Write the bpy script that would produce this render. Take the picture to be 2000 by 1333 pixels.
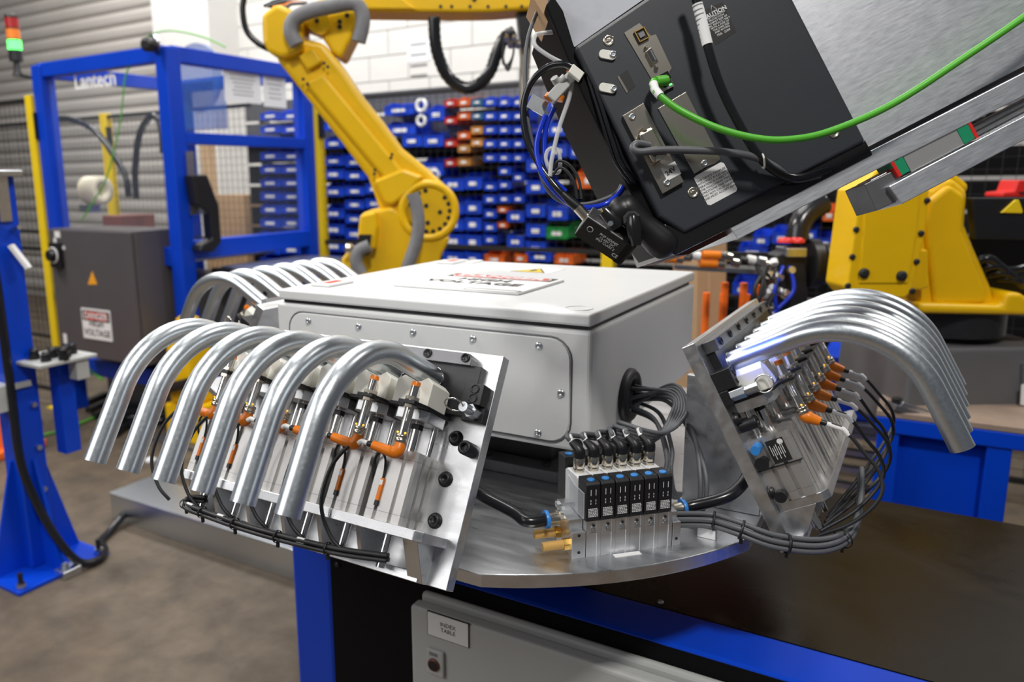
import bpy, math, random
from mathutils import Vector as V, Matrix as M
random.seed(7)
for _o in list(bpy.data.objects): bpy.data.objects.remove(_o)
SC = bpy.context.scene; COL = SC.collection
PI = math.pi
# ---------------------------------------------------------------- camera
FPX, CX, CY = 1522.06, 879.09, 640.54
R0 = V((0.8540165, 0.5200726, -0.0134309)); R1 = V((0.0868033, -0.1679002, -0.9819749)); R2 = V((-0.5129532, 0.8374569, -0.1885335))
CAM = V((0.7013, -1.3149, 1.3938))
cd = bpy.data.cameras.new('camera'); cam = bpy.data.objects.new('camera', cd); COL.objects.link(cam)
mw = M.Identity(4)
for i in range(3):
    mw[i][0] = R0[i]; mw[i][1] = -R1[i]; mw[i][2] = -R2[i]; mw[i][3] = CAM[i]
cam.matrix_world = mw
cd.sensor_width = 36; cd.lens = FPX / 2000 * 36
cd.shift_x = (1000 - CX) / 2000; cd.shift_y = (CY - 666.5) / 2000
cd.clip_start = .02; cd.clip_end = 60
cd.dof.use_dof = True; cd.dof.focus_distance = 1.0; cd.dof.aperture_fstop = 4.2
SC.camera = cam
# ---------------------------------------------------------------- world, lights, exposure
wd = bpy.data.worlds.new('world'); SC.world = wd; wd.use_nodes = True
wd.node_tree.nodes['Background'].inputs[0].default_value = (.80, .86, .95, 1)
wd.node_tree.nodes['Background'].inputs[1].default_value = .17
def area(name, loc, target, sx, sy, power, col=(1, .97, .92)):
    l = bpy.data.lights.new(name, 'AREA'); l.shape = 'RECTANGLE'; l.size = sx; l.size_y = sy; l.energy = power; l.color = col
    o = bpy.data.objects.new(name, l); COL.objects.link(o); o.location = loc
    o.rotation_euler = (V(target) - V(loc)).to_track_quat('-Z', 'Y').to_euler(); return o
area('high_bay_key', (2.1, -2.5, 5.4), (0, 0, 1), .5, .5, 310)
area('front_fill', (-2.2, -3.8, 3.7), (0, 0, .8), 3.4, 2.0, 165, (1, .98, .96))  # added fill panel: brightens front faces and reflects in the nest metal
area('high_bay_overhead', (-.9, .5, 5.0), (-.9, .5, 0), 1.6, .5, 85, (1, .98, .95))
area('high_bay_back', (-2.2, 2.2, 5.2), (-2.2, 2.6, 1), 1.6, .6, 170, (1, .98, .95))
area('high_bay_left', (-4.2, -.8, 5.0), (-3.0, .8, .8), 1.6, .6, 300, (1, .96, .9))
area('high_bay_right', (2.6, 2.4, 5.0), (.8, 1.2, 1), 1.2, .5, 140, (1, .97, .93))
area('shutter_fill', (-5.5, 2.6, 5.2), (-5.0, 4.1, 1.8), 2.0, .6, 270, (1, .98, .95))  # added fill light, only there to brighten the shutter and nearby wall
area('high_bay_wall_far', (-1.5, 2.9, 5.4), (-1.5, 4.2, 2.0), 2.4, .6, 70, (1, .98, .95))
SC.view_settings.view_transform = 'Standard'; SC.view_settings.look = 'None'
SC.view_settings.gamma = 1; SC.view_settings.use_curve_mapping = False; SC.view_settings.exposure = -.85
# ---------------------------------------------------------------- pixel measuring (frame 2000 x 1333)
def ray(px, py): return R0 * ((px - CX) / FPX) + R1 * ((py - CY) / FPX) + R2
def at(px, py, ax, val):
    d = ray(px, py); return CAM + d * ((val - CAM[ax]) / d[ax])
def dep(px, py, d): return CAM + ray(px, py) * d
def onpl(px, py, O, N):
    d = ray(px, py); return CAM + d * ((O - CAM).dot(N) / d.dot(N))
NH = V((R2.x, R2.y, 0)).normalized(); HH = V((NH.y, -NH.x, 0))
def frame(o, x, y, z):
    m = M.Identity(4)
    for i in range(3): m[i][0] = x[i]; m[i][1] = y[i]; m[i][2] = z[i]; m[i][3] = o[i]
    return m
def vframe(px, py, D, base=None):      # upright frame facing the camera at forward distance D
    O = onpl(px, py, CAM + NH * D, NH)
    if base is not None: O.z = base
    return frame(O, HH, NH, V((0, 0, 1)))
def loc(m, px, py, off=0, k=1):         # pixel -> local point on the frame's plane (k = plane normal column)
    N = m.to_3x3().col[k]; p = onpl(px, py, m.translation + N * off, N)
    return m.inverted() @ p
# ---------------------------------------------------------------- materials
MATS = {}
def pm(name, col, rough=.5, metal=0, var=0, vs=12, bump=0, bs=150, coat=0, rvar=0, stretch=(1, 1, 1), emit=0, alpha=1, trans=0, spec=None, col2=None, dis=0):
    m = bpy.data.materials.new(name); m.use_nodes = True; n = m.node_tree.nodes; L = m.node_tree.links
    b = n['Principled BSDF']; b.inputs['Base Color'].default_value = (*col, 1); b.inputs['Roughness'].default_value = rough
    b.inputs['Metallic'].default_value = metal; b.inputs['Coat Weight'].default_value = coat; b.inputs['Alpha'].default_value = alpha
    b.inputs['Transmission Weight'].default_value = trans
    if spec is not None: b.inputs['Specular IOR Level'].default_value = spec
    if emit: b.inputs['Emission Color'].default_value = (*col, 1); b.inputs['Emission Strength'].default_value = emit
    if var or bump or rvar or col2:
        tc = n.new('ShaderNodeTexCoord'); mp = n.new('ShaderNodeMapping'); mp.inputs['Scale'].default_value = stretch
        L.new(tc.outputs['Object'], mp.inputs['Vector'])
        nz = n.new('ShaderNodeTexNoise'); nz.inputs['Scale'].default_value = vs; nz.inputs['Detail'].default_value = 6; nz.inputs['Roughness'].default_value = .6; nz.inputs['Distortion'].default_value = dis
        L.new(mp.outputs['Vector'], nz.inputs['Vector'])
        if var or col2:
            mx = n.new('ShaderNodeMix'); mx.data_type = 'RGBA'
            rp = n.new('ShaderNodeMapRange'); rp.inputs[1].default_value = .3; rp.inputs[2].default_value = .7
            L.new(nz.outputs['Fac'], rp.inputs[0]); L.new(rp.outputs[0], mx.inputs[0])
            c2 = col2 or tuple(min(1, c * (1 + var)) for c in col)
            mx.inputs[6].default_value = (*[c * (1 - var) for c in col], 1); mx.inputs[7].default_value = (*c2, 1)
            L.new(mx.outputs[2], b.inputs['Base Color'])
        if rvar:
            rr = n.new('ShaderNodeMapRange'); rr.inputs[1].default_value = .3; rr.inputs[2].default_value = .7
            rr.inputs[3].default_value = max(.03, rough - rvar); rr.inputs[4].default_value = min(1, rough + rvar)
            L.new(nz.outputs['Fac'], rr.inputs[0]); L.new(rr.outputs[0], b.inputs['Roughness'])
        if bump:
            n2 = n.new('ShaderNodeTexNoise'); n2.inputs['Scale'].default_value = bs; n2.inputs['Detail'].default_value = 3
            L.new(mp.outputs['Vector'], n2.inputs['Vector'])
            bp = n.new('ShaderNodeBump'); bp.inputs['Strength'].default_value = bump; bp.inputs['Distance'].default_value = .001
            L.new(n2.outputs['Fac'], bp.inputs['Height']); L.new(bp.outputs['Normal'], b.inputs['Normal'])
    MATS[name] = m; return m
pm('alum', (.74, .75, .77), .34, 1, var=.07, vs=9, rvar=.09, stretch=(1, 6, 6), bump=.12, bs=260)
pm('alum_dark', (.36, .36, .37), .4, 1, var=.1, rvar=.08, stretch=(2, 8, 1))
pm('alum_brushed', (.84, .86, .90), .42, 1, var=.05, vs=45, rvar=.04, stretch=(1, 8, 8), bump=.10, bs=500)
pm('alum_sheet', (.30, .31, .34), .55, .6, var=.05, vs=60)
pm('alum_anod', (.62, .61, .60), .42, .85, var=.04)
pm('galv', (.70, .75, .79), .33, 1, var=.045, vs=240, rvar=.035)
pm('chrome', (.85, .84, .82), .12, 1)
pm('nickel', (.72, .66, .56), .24, 1, var=.05)
pm('brass', (.70, .44, .12), .28, 1)
pm('bronze_sinter', (.72, .44, .14), .6, .55, var=.22, vs=900, bump=.8, bs=1500)
pm('zinc', (.60, .63, .66), .3, 1, var=.08, vs=60)
pm('steel_gray', (.17, .17, .18), .42, .6, var=.1, vs=30)
pm('black_oxide', (.022, .022, .024), .38, .3, var=.15, vs=40)
pm('black_plastic', (.010, .010, .012), .42, var=.1)
pm('black_gloss', (.012, .012, .013), .2)
pm('rubber', (.02, .021, .024), .5, var=.15, vs=60)
pm('cable_gray', (.10, .105, .115), .45)
pm('hose_black', (.012, .013, .016), .22)
pm('white_paint', (.70, .71, .71), .36, var=.02, vs=4, bump=.12, bs=900)
pm('cab_gray', (.46, .47, .46), .4, var=.03, vs=5, bump=.15, bs=900)
pm('blue_paint', (.001, .052, .56), .34, var=.06, vs=3, bump=.08, bs=300, spec=.35)
pm('blue_machine', (.001, .045, .50), .38, var=.08, vs=3, spec=.35)
pm('yellow_paint', (.82, .49, .001), .38, var=.06, vs=4)
pm('yellow_fence', (.82, .58, .01), .4, var=.06, vs=4)
pm('nylon', (.80, .79, .72), .4, var=.04, vs=10)
pm('white_plastic', (.78, .79, .80), .4)
pm('orange_plastic', (.80, .20, .004), .38)
pm('orange_paint', (.85, .15, .01), .45)
pm('red_plastic', (.65, .02, .015), .4)
pm('label_white', (.80, .80, .80), .5)
pm('ink_black', (.012, .012, .012), .6)
pm('ink_grey', (.20, .20, .21), .6)
pm('sign_red', (.70, .05, .025), .4)
pm('sign_yellow', (.85, .60, .01), .4)
pm('sign_orange', (.85, .36, .02), .45)
pm('panel_dark', (.026, .030, .037), .42, var=.04, vs=5, bump=.10, bs=1200)
pm('panel_black', (.005, .005, .006), .6, spec=.1)
pm('table_black', (.005, .0046, .0042), .3, col2=(.016, .011, .0055), vs=3.2, rvar=.12, dis=1.4, bump=.06, bs=90, spec=.3)
pm('cable_green', (.09, .44, .03), .38)
pm('green_cap', (.01, .26, .12), .4)
pm('led_green', (.1, 1, .15), .4, emit=4)
pm('led_yellow', (1, .55, .05), .4, emit=2)
pm('tube_blue', (.01, .04, .55), .2)
pm('btn_blue', (.03, .22, .62), .35)
pm('ring_blue', (.04, .25, .72), .35)
pm('tube_clear', (.72, .73, .74), .15, alpha=.55)
pm('clear_cover', (.75, .78, .82), .1, alpha=.35)
pm('glass_panel', (.6, .68, .8), .08, alpha=.03, spec=.2)
pm('card', (.45, .29, .16), .8, var=.06, vs=6)
pm('wood', (.50, .34, .20), .7, var=.15, vs=5, stretch=(6, 6, 1))
pm('paper', (.78, .80, .84), .7)
pm('grey_cloth', (.20, .20, .21), .75, var=.15, vs=20, bump=.5, bs=60)
pm('cab_dark', (.082, .075, .080), .42, var=.06, vs=3)
pm('bin_blue', (.004, .055, .60), .38, var=.08, vs=8)
pm('bin_red', (.55, .02, .012), .4); pm('bin_orange', (.75, .13, .01), .4); pm('bin_green', (.01, .25, .05), .4)
pm('bin_teal', (.02, .13, .28), .4); pm('bin_amber', (.62, .27, .05), .45)
pm('parts_gray', (.35, .36, .36), .45, .5, var=.5, vs=60)
pm('wire_black', (.012, .012, .012), .5)
pm('shutter', (.60, .56, .52), .45, .25, var=.05, vs=2)
pm('block_white', (.68, .67, .65), .75, var=.05, vs=3, bump=.3, bs=60)
pm('mortar', (.52, .51, .50), .85)
pm('blue_clear', (.02, .12, .5), .2, alpha=.45)
pm('tape_cream', (.78, .72, .55), .4)
pm('robot_gray', (.115, .115, .12), .45, var=.05)
pm('tan_plate', (.36, .27, .21), .6, .3, var=.12)
pm('lens_red', (.35, .01, .01), .3); pm('lens_orange', (.85, .22, .02), .3); pm('brown_dark', (.16, .05, .035), .5)
pm('floor', (.140, .106, .072), .6, col2=(.062, .047, .034), vs=6, rvar=.12, dis=.15, bump=.5, bs=70)
# ---------------------------------------------------------------- mesh builder
class MB:
    def __init__(s): s.v = []; s.f = []; s.sm = []; s.mi = []; s.k = 0
    def add(s, vs, fs, sm=False):
        b = len(s.v); s.v += [tuple(p) for p in vs]
        for f in fs: s.f.append([i + b for i in f]); s.sm.append(sm); s.mi.append(s.k)
        return s
    def bb(s, x0, x1, y0, y1, z0, z1):
        x0, x1 = sorted((x0, x1)); y0, y1 = sorted((y0, y1)); z0, z1 = sorted((z0, z1))
        return s.add([(x0, y0, z0), (x1, y0, z0), (x1, y1, z0), (x0, y1, z0), (x0, y0, z1), (x1, y0, z1), (x1, y1, z1), (x0, y1, z1)],
                     [(0, 3, 2, 1), (4, 5, 6, 7), (0, 1, 5, 4), (1, 2, 6, 5), (2, 3, 7, 6), (3, 0, 4, 7)])
    def obox(s, o, a, b, c):            # box at corner-centre o with half vectors a, b, c
        o, a, b, c = map(V, (o, a, b, c)); q = []
        for k in (-1, 1):
            for i, j in ((-1, -1), (1, -1), (1, 1), (-1, 1)): q.append(o + a * i + b * j + c * k)
        return s.add(q, [(0, 3, 2, 1), (4, 5, 6, 7), (0, 1, 5, 4), (1, 2, 6, 5), (2, 3, 7, 6), (3, 0, 4, 7)])
    def bar(s, p, q, w, h, up=(0, 0, 1)):
        p, q = V(p), V(q); d = (q - p).normalized(); up = V(up)
        a = d.cross(up)
        if a.length < 1e-4: a = d.cross(V((1, 0, 0)))
        a.normalize(); b = a.cross(d)
        return s.obox((p + q) / 2, d * ((q - p).length / 2), a * (w / 2), b * (h / 2))
    def prism(s, pts, h0, h1, fn=None): # polygon (a,b) extruded h0..h1; fn(a,b,h)->xyz
        fn = fn or (lambda a, b, h: (a, b, h)); n = len(pts)
        vs = [fn(a, b, h0) for a, b in pts] + [fn(a, b, h1) for a, b in pts]
        return s.add(vs, [tuple(range(n))[::-1], tuple(range(n, 2 * n))] + [(i, (i + 1) % n, n + (i + 1) % n, n + i) for i in range(n)])
    def lathe(s, prof, o=(0, 0, 0), ax=(0, 0, 1), n=16, cap=True, smooth=True, a0=0):
        o, ax = V(o), V(ax).normalized(); t = ax.orthogonal().normalized(); b = ax.cross(t); vs = []
        for r, h in prof:
            for i in range(n):
                a = 2 * PI * i / n + a0; vs.append(o + ax * h + (t * math.cos(a) + b * math.sin(a)) * r)
        m = len(prof); fs = []
        for j in range(m - 1):
            for i in range(n): k = (i + 1) % n; fs.append((j * n + i, j * n + k, (j + 1) * n + k, (j + 1) * n + i))
        s.add(vs, fs, smooth)
        if cap:
            s.add(vs[:n], [tuple(range(n))[::-1]]); s.add(vs[-n:], [tuple(range(n))])
        return s
    def cyl(s, p, q, r, r2=None, n=16, smooth=True, cap=True):
        p, q = V(p), V(q); return s.lathe([(r, 0), (r if r2 is None else r2, (q - p).length)], p, q - p, n, cap, smooth)
    def hexn(s, p, q, r): return s.cyl(p, q, r, n=6, smooth=False)
    def tube(s, path, r, n=10, cap=True, closed=False):
        P = [V(p) for p in path]; m = len(P); rs = r if isinstance(r, (list, tuple)) else [r] * m; vs = []; N = None
        for i in range(m):
            if closed: d = P[(i + 1) % m] - P[i - 1]
            else: d = P[min(i + 1, m - 1)] - P[max(i - 1, 0)]
            d.normalize()
            N = d.orthogonal() if N is None else N - d * N.dot(d)
            if N.length < 1e-6: N = d.orthogonal()
            N.normalize(); B = d.cross(N)
            for k in range(n):
                a = 2 * PI * k / n; vs.append(P[i] + (N * math.cos(a) + B * math.sin(a)) * rs[i])
        fs = []
        for i in range(m if closed else m - 1):
            j = (i + 1) % m
            for k in range(n): l = (k + 1) % n; fs.append((i * n + k, i * n + l, j * n + l, j * n + k))
        s.add(vs, fs, True)
        if cap and not closed: s.add(vs[:n], [tuple(range(n))[::-1]]); s.add(vs[-n:], [tuple(range(n))])
        return s
    def sphere(s, c, r, n=14):
        return s.lathe([(r * math.sin(PI * i / n) + 1e-5, -r * math.cos(PI * i / n)) for i in range(n + 1)], c, (0, 0, 1), n + 4, False)
    def torus(s, c, ax, R, r, n=24, m=8):
        ax = V(ax).normalized(); t = ax.orthogonal().normalized(); b = ax.cross(t)
        return s.tube([V(c) + (t * math.cos(2 * PI * i / n) + b * math.sin(2 * PI * i / n)) * R for i in range(n)], r, m, closed=True)
    def mesh(s, name, mats):
        me = bpy.data.meshes.new(name); me.from_pydata(s.v, [], s.f)
        for m in (mats if isinstance(mats, (list, tuple)) else [mats]): me.materials.append(MATS[m])
        me.polygons.foreach_set('use_smooth', s.sm); me.polygons.foreach_set('material_index', s.mi); me.update(); return me
    def build(s, name, mat, parent=None, bev=0, label=None, seg=2):
        return put(name, s.mesh(name, mat), parent, None, bev, label, seg)
def put(name, me, parent=None, mx=None, bev=0, label=None, seg=2):
    o = bpy.data.objects.new(name, me); COL.objects.link(o)
    if parent is not None: o.parent = parent
    if mx is not None: o.matrix_basis = mx
    if bev:
        b = o.modifiers.new('bevel', 'BEVEL'); b.width = bev; b.segments = seg; b.limit_method = 'ANGLE'; b.angle_limit = .6
    if label: o['label'] = label
    return o
def tag(o, label, cat, group=None, kind=None):
    o['label'] = label; o['category'] = cat
    if group: o['group'] = group
    if kind: o['kind'] = kind
    return o
def struct(o): o['kind'] = 'structure'; return o
def thing(name, label, cat, mx=None, group=None):
    o = bpy.data.objects.new(name, None); COL.objects.link(o); o.empty_display_size = .05
    if mx is not None: o.matrix_basis = mx
    return tag(o, label, cat, group)
def dup(o, mx=None, label=None, group=None, parent=None):
    c = o.copy(); COL.objects.link(c); c.parent = parent
    if mx is not None: c.matrix_basis = mx
    if label: c['label'] = label
    if group: c['group'] = group
    for ch in list(o.children): dup(ch, parent=c)
    return c
def T(x, y=None, z=None): return M.Translation(V((x, y, z)) if y is not None else V(x))
def spline(pts, k=8):
    P = [V(p) for p in pts]; out = []
    if len(P) < 3: return P
    E = [P[0] * 2 - P[1]] + P + [P[-1] * 2 - P[-2]]
    for i in range(1, len(E) - 2):
        a, b, c, d = E[i - 1:i + 3]
        for j in range(k):
            t = j / k; out.append(.5 * (2 * b + (c - a) * t + (2 * a - 5 * b + 4 * c - d) * t * t + (3 * b - a - 3 * c + d) * t ** 3))
    out.append(P[-1]); return out
def rrect(x0, x1, y0, y1, r, n=5):
    out = []
    for cx, cy, a in ((x1 - r, y1 - r, 0), (x0 + r, y1 - r, 90), (x0 + r, y0 + r, 180), (x1 - r, y0 + r, 270)):
        for i in range(n + 1):
            t = math.radians(a + 90 * i / n); out.append((cx + r * math.cos(t), cy + r * math.sin(t)))
    return out
def ngon(cx, cy, r, n=24): return [(cx + r * math.cos(2 * PI * i / n), cy + r * math.sin(2 * PI * i / n)) for i in range(n)]
def text(name, body, size, mat, parent, mx, ext=.0002, align='CENTER', bold=0, sx=1, sp=1.0):
    c = bpy.data.curves.new(name, 'FONT'); c.body = body; c.size = size; c.extrude = ext; c.align_x = align; c.align_y = 'CENTER'
    c.offset = bold; c.resolution_u = 2; c.space_line = sp
    t = bpy.data.objects.new(name, c); COL.objects.link(t); dg = bpy.context.evaluated_depsgraph_get(); dg.update()
    me = bpy.data.meshes.new_from_object(t.evaluated_get(dg)); bpy.data.objects.remove(t); bpy.data.curves.remove(c)
    me.name = name; me.materials.clear(); me.materials.append(MATS[mat])
    return put(name, me, parent, mx @ M.Diagonal((sx, 1, 1, 1)))
ORD = ['first', 'second', 'third', 'fourth', 'fifth', 'sixth', 'seventh', 'eighth', 'ninth', 'tenth', 'eleventh', 'twelfth', 'thirteenth', 'fourteenth']
def cable(name, pts, r, mat, label, cat='cable', group=None, n=8, k=8):
    return tag(MB().tube(spline(pts, k), r, n).build(name, mat), label, cat, group)
# ================================================================ SETTING
struct(MB().bb(-12, 6, -4, 4.6, -.1, 0).build('floor', 'floor'))
WY = 4.2
def build_wall():
    w = struct(MB().bb(-5.66, 5, WY + .02, WY + .2, 0, 5).build('wall_back', 'mortar'))
    bw, bh = .40, .20
    me = MB().bb(-bw / 2 + .004, bw / 2 - .004, -.012, .02, .004, bh - .004).mesh('block', 'block_white')
    for r in range(20):
        z = r * bh
        for c in range(13):
            x = -5.44 + c * bw + (.2 if r % 2 else 0)
            if z > 3.4: continue
            put('block', me, w, T(x, WY + .012, z))
    p = struct(MB().bb(-5.70, -4.95, WY - .35, WY + .02, 0, 5).build('wall_left', 'block_white'))
    return w
build_wall()
def build_shutter():
    d = struct(MB().bb(-12, -5.70, WY + .10, WY + .14, 0, 5).build('door_1', 'shutter'))
    prof = [(0, 0), (-.012, .01), (-.022, .035), (-.022, .085), (-.006, .118), (0, .138), (.02, .138), (.02, 0)]
    me = MB().prism(prof, -3.13, 3.13, lambda a, b, h: (h, a, b)).mesh('slat', 'shutter')
    for i in range(26): put('slat', me, d, T(-8.85, WY + .08, .1 + i * .139))
    return d
build_shutter()
struct(MB().bb(-5.74, -5.66, WY - .05, WY + .1, 0, 4).build('trim_1', 'cab_gray'))

# ================================================================ INDEX TABLE
def build_table():
    t = thing('index_table', 'blue steel table frame with black top carrying the rotary fixture', 'table', T(.6, .13, 0))
    o = V((.6, .13, 0))
    def b(x0, x1, y0, y1, z0, z1): return MB().bb(x0 - o.x, x1 - o.x, y0 - o.y, y1 - o.y, z0, z1)
    for x, y in ((-.338, -.243), (1.42, -.243), (-.338, .41), (1.42, .41)): b(x, x + .102, y, y + .102, 0, .7).build('leg', 'blue_paint', t, .008)
    b(-.236, 1.42, -.2425, -.143, .60, .70).build('beam', 'blue_paint', t, .008)
    b(-.236, 1.42, .41, .512, .60, .69).build('beam', 'blue_paint', t, .008)
    b(-.338, -.236, -.141, .41, .60, .70).build('beam', 'blue_paint', t, .008)
    b(-.234, 1.42, -.2455, -.243, .04, .697).build('side_panel', 'panel_black', t)
    b(-.334, -.331, -.141, .41, .04, .6).build('side_panel', 'panel_black', t)
    b(-.236, 1.62, -.1425, .513, .688, .698).build('table_top', 'table_black', t)
    s = MB().lathe([(.0055, 0), (.0055, .002), (.003, .0035)], (.376 - o.x, -.128 - o.y, .698)).build('screw', 'zinc', t)
    MB().lathe([(.006, 0), (.006, .003), (.003, .005)], (-.215 - o.x, -.2455 - o.y, .665), (0, -1, 0)).build('screw', 'black_oxide', t)
build_table()
def build_cabinet():
    t = thing('electrical_cabinet', 'pale grey wall cabinet with index table nameplate on table front', 'cabinet', T(.44, -.2457, .1))
    c = lambda x0, x1, y0, y1, z0, z1: MB().bb(x0 - .44, x1 - .44, y0 + .2457, y1 + .2457, z0 - .1, z1 - .1)
    c(-.012, .89, -.262, -.2457, .06, .672).build('body', 'cab_gray', t, .006)
    d = c(-.016, .895, -.292, -.264, .07, .662).build('door', 'cab_gray', t, .007, seg=3)
    n = c(.022, .1045, -.2945, -.292, .6185, .6635).build('nameplate', 'ink_black', d)
    c(.0232, .1035, -.295, -.2942, .6197, .6625).build('plate_face', 'label_white', t)
    rot = M.Rotation(PI / 2, 4, 'X')
    text('lettering', 'INDEX\nTABLE', .0105, 'ink_black', n, T(.064 - .44, -.2952 + .2457, .641 - .1) @ rot, sp=1.0)
    k = c(.021, .056, -.299, -.292, .546, .595).build('lock', 'cab_gray', d, .003)
    MB().lathe([(.0115, 0), (.0115, .003), (.009, .003), (.009, .004)], (.037 - .44, -.299 + .2457, .568 - .1), (0, -1, 0), 20).build('lock_ring', 'brown_dark', t)
    MB().lathe([(.0085, 0), (.0085, .0046)], (.037 - .44, -.299 + .2457, .568 - .1), (0, -1, 0)).build('keyhole', 'ink_black', t)
    c(.028, .044, -.2997, -.299, .584, .59).build('lock_slot', 'ink_grey', t)
build_cabinet()

# ================================================================ ROTARY PLATE AND INDEXER
DC = (.015, 0)
def build_disc():
    t = thing('rotary_plate', 'thick round aluminium index plate carrying the tube nests', 'machine plate', T(DC[0], DC[1], .698))
    pts = []; Rr, Q = .563, .512
    for i in range(160):
        a = 2 * PI * i / 160; x, y = Rr * math.cos(a), Rr * math.sin(a); m = max(abs(x), abs(y))
        if m > Q:
            if abs(x) > Q: x = math.copysign(Q, x)
            if abs(y) > Q: y = math.copysign(Q, y)
        pts.append((x, y))
    MB().prism(pts, .178, .197).build('plate', 'alum', t, .0015)
    MB().lathe([(.19, 0), (.19, .1), (.15, .12), (.15, .178)], n=40).build('indexer_housing', 'black_oxide', t, .002)
    MB().bb(-.2, .2, -.19, .19, .197, .217).build('hub_plate', 'steel_gray', t, .002)
    MB().bb(-.17, .17, -.15, .17, .217, .292).build('pedestal', 'black_oxide', t, .003)
    for x, y in ((-.17, -.165), (.17, -.165), (.06, -.172)): MB().lathe([(.008, 0), (.008, .004), (.004, .004), (.004, .001)], (x, y, .217), n=14).build('screw', 'black_oxide', t)
    m = T(.3948 - DC[0], -.3681 - DC[1], .1972) @ M.Rotation(PI / 4, 4, 'Z')
    q = MB().bb(-.019, .019, -.0045, .0045, 0, .0004).build('label_strip', 'label_white', t); q.matrix_basis = m
    MB().bb(.235, .3, -.33, -.24, .172, .178).build('stop_pad', 'white_plastic', t)
build_disc()

# ================================================================ WHITE ENCLOSURE
def dome_screw():
    return MB().lathe([(.0062, 0), (.006, .0012), (.0045, .003), (.0026, .0036), (.0024, .0022), (0.0001, .002)], ax=(0, -1, 0), n=14, cap=False).mesh('screw', 'zinc')
def build_box():
    t = thing('electrical_enclosure', 'white steel enclosure with danger sign on its lid, atop rotary plate', 'enclosure', T(0, 0, .99))
    MB().bb(-.307, .303, -.277, .296, 0, .185).build('body', 'white_paint', t, .006, seg=3)
    MB().bb(-.296, .294, -.268, .286, .185, .193).build('gasket', 'rubber', t)
    lid = MB().bb(-.300, .302, -.279, .297, .1915, .21).build('lid', 'white_paint', t, .004, seg=3)
    MB().prism(rrect(-.275, .271, .012, .17, .032), -.2795, -.277, lambda a, b, h: (a, h, b)).build('access_panel', 'white_paint', t, .001)
    o = MB(); path = [V((a, -.2772, b)) for a, b in rrect(-.2775, .2735, .0095, .1725, .034)]
    o.tube(path, .0014, 6, closed=True).build('panel_groove', 'steel_gray', t)
    me = dome_screw()
    for i in range(5):
        for z in (1.1469, 1.0114): put('screw', me, t, T(-.2288 + .1126 * i, -.2795, z - .99))
    put('screw', me, t, T(.2585, -.2795, .089)); put('screw', me, t, T(-.2625, -.2795, .089))
    MB().lathe([(.0085, 0), (.0085, .0006)], (.2846, -.277, .0135), (0, -1, 0), 20).build('knockout_hole', 'ink_black', t)
    MB().lathe([(.045, 0), (.045, .006), (.04, .012), (.03, .012), (.028, .002)], (.303, -.111, .05), (1, 0, 0), 32).build('grommet', 'rubber', t)
    MB().lathe([(.021, 0), (.021, .0008), (.0195, .0008), (.0195, .0001)], (.266, -.235, .21), (0, 0, 1), 28).build('lid_plug', 'white_paint', t)
    # danger sign
    s = MB().bb(-.129, .127, -.158, .035, .2105, .2145).build('danger_sign', 'label_white', t, .0008)
    Z = .2147
    MB().bb(-.105, .118, -.012, .031, Z - .0002, Z + .0001).build('sign_header', 'ink_black', s)
    MB().prism(rrect(-.098, .111, -.009, .028, .018), Z, Z + .0003).build('sign_oval', 'label_white', s)
    MB().prism(rrect(-.095, .108, -.0065, .0255, .0157), Z + .0002, Z + .0005).build('sign_oval_red', 'sign_red', s)
    text('lettering', 'DANGER', .034, 'label_white', s, T(.0065, .0095, Z + .0006), bold=.0012, sx=1.35)
    text('lettering', 'HIGH', .036, 'ink_black', s, T(-.002, -.040, Z + .0002), bold=.0008, sx=1.25)
    text('lettering', 'VOLTAGE', .038, 'ink_black', s, T(-.006, -.080, Z + .0002), bold=.0008, sx=1.18)
    MB().bb(.02, .125, -.1575, -.14, Z - .0002, Z + .0001).build('sign_footer', 'ink_black', s)
    MB().bb(.024, .123, -.1585, -.147, Z, Z + .0003).build('sign_footer_strip', 'label_white', s)
    y = MB().prism([(-.05, .13), (.05, .13), (.05, .222), (-.05, .222)], .21, .2106).build('hazard_sticker', 'label_white', t)
    MB().prism([(-.04, .138), (.04, .138), (0, .208)], .2106, .2108).build('hazard_border', 'ink_black', y)
    MB().prism([(-.034, .1415), (.034, .1415), (0, .201)], .2108, .211).build('hazard_triangle', 'sign_yellow', y)
    MB().prism([(-.004, .185), (.006, .185), (.001, .17), (.008, .17), (-.003, .148), (0, .163), (-.007, .163)], .211, .2112).build('hazard_bolt', 'ink_black', y)
    for x, yy in ((-.2475, -.187), (-.24, .238)):
        l = MB().bb(x - .022, x + .022, yy - .037, yy + .037, .21, .215).build('lid_latch', 'white_paint', t, .002)
        MB().bb(x - .008, x + .008, yy - .018, yy + .02, .215, .2154).build('latch_mark', 'sign_red', l)
    MB().bb(-.205, -.185, .235, .285, .21, .214).build('lid_tag', 'label_white', t, .001)
build_box()

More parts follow.
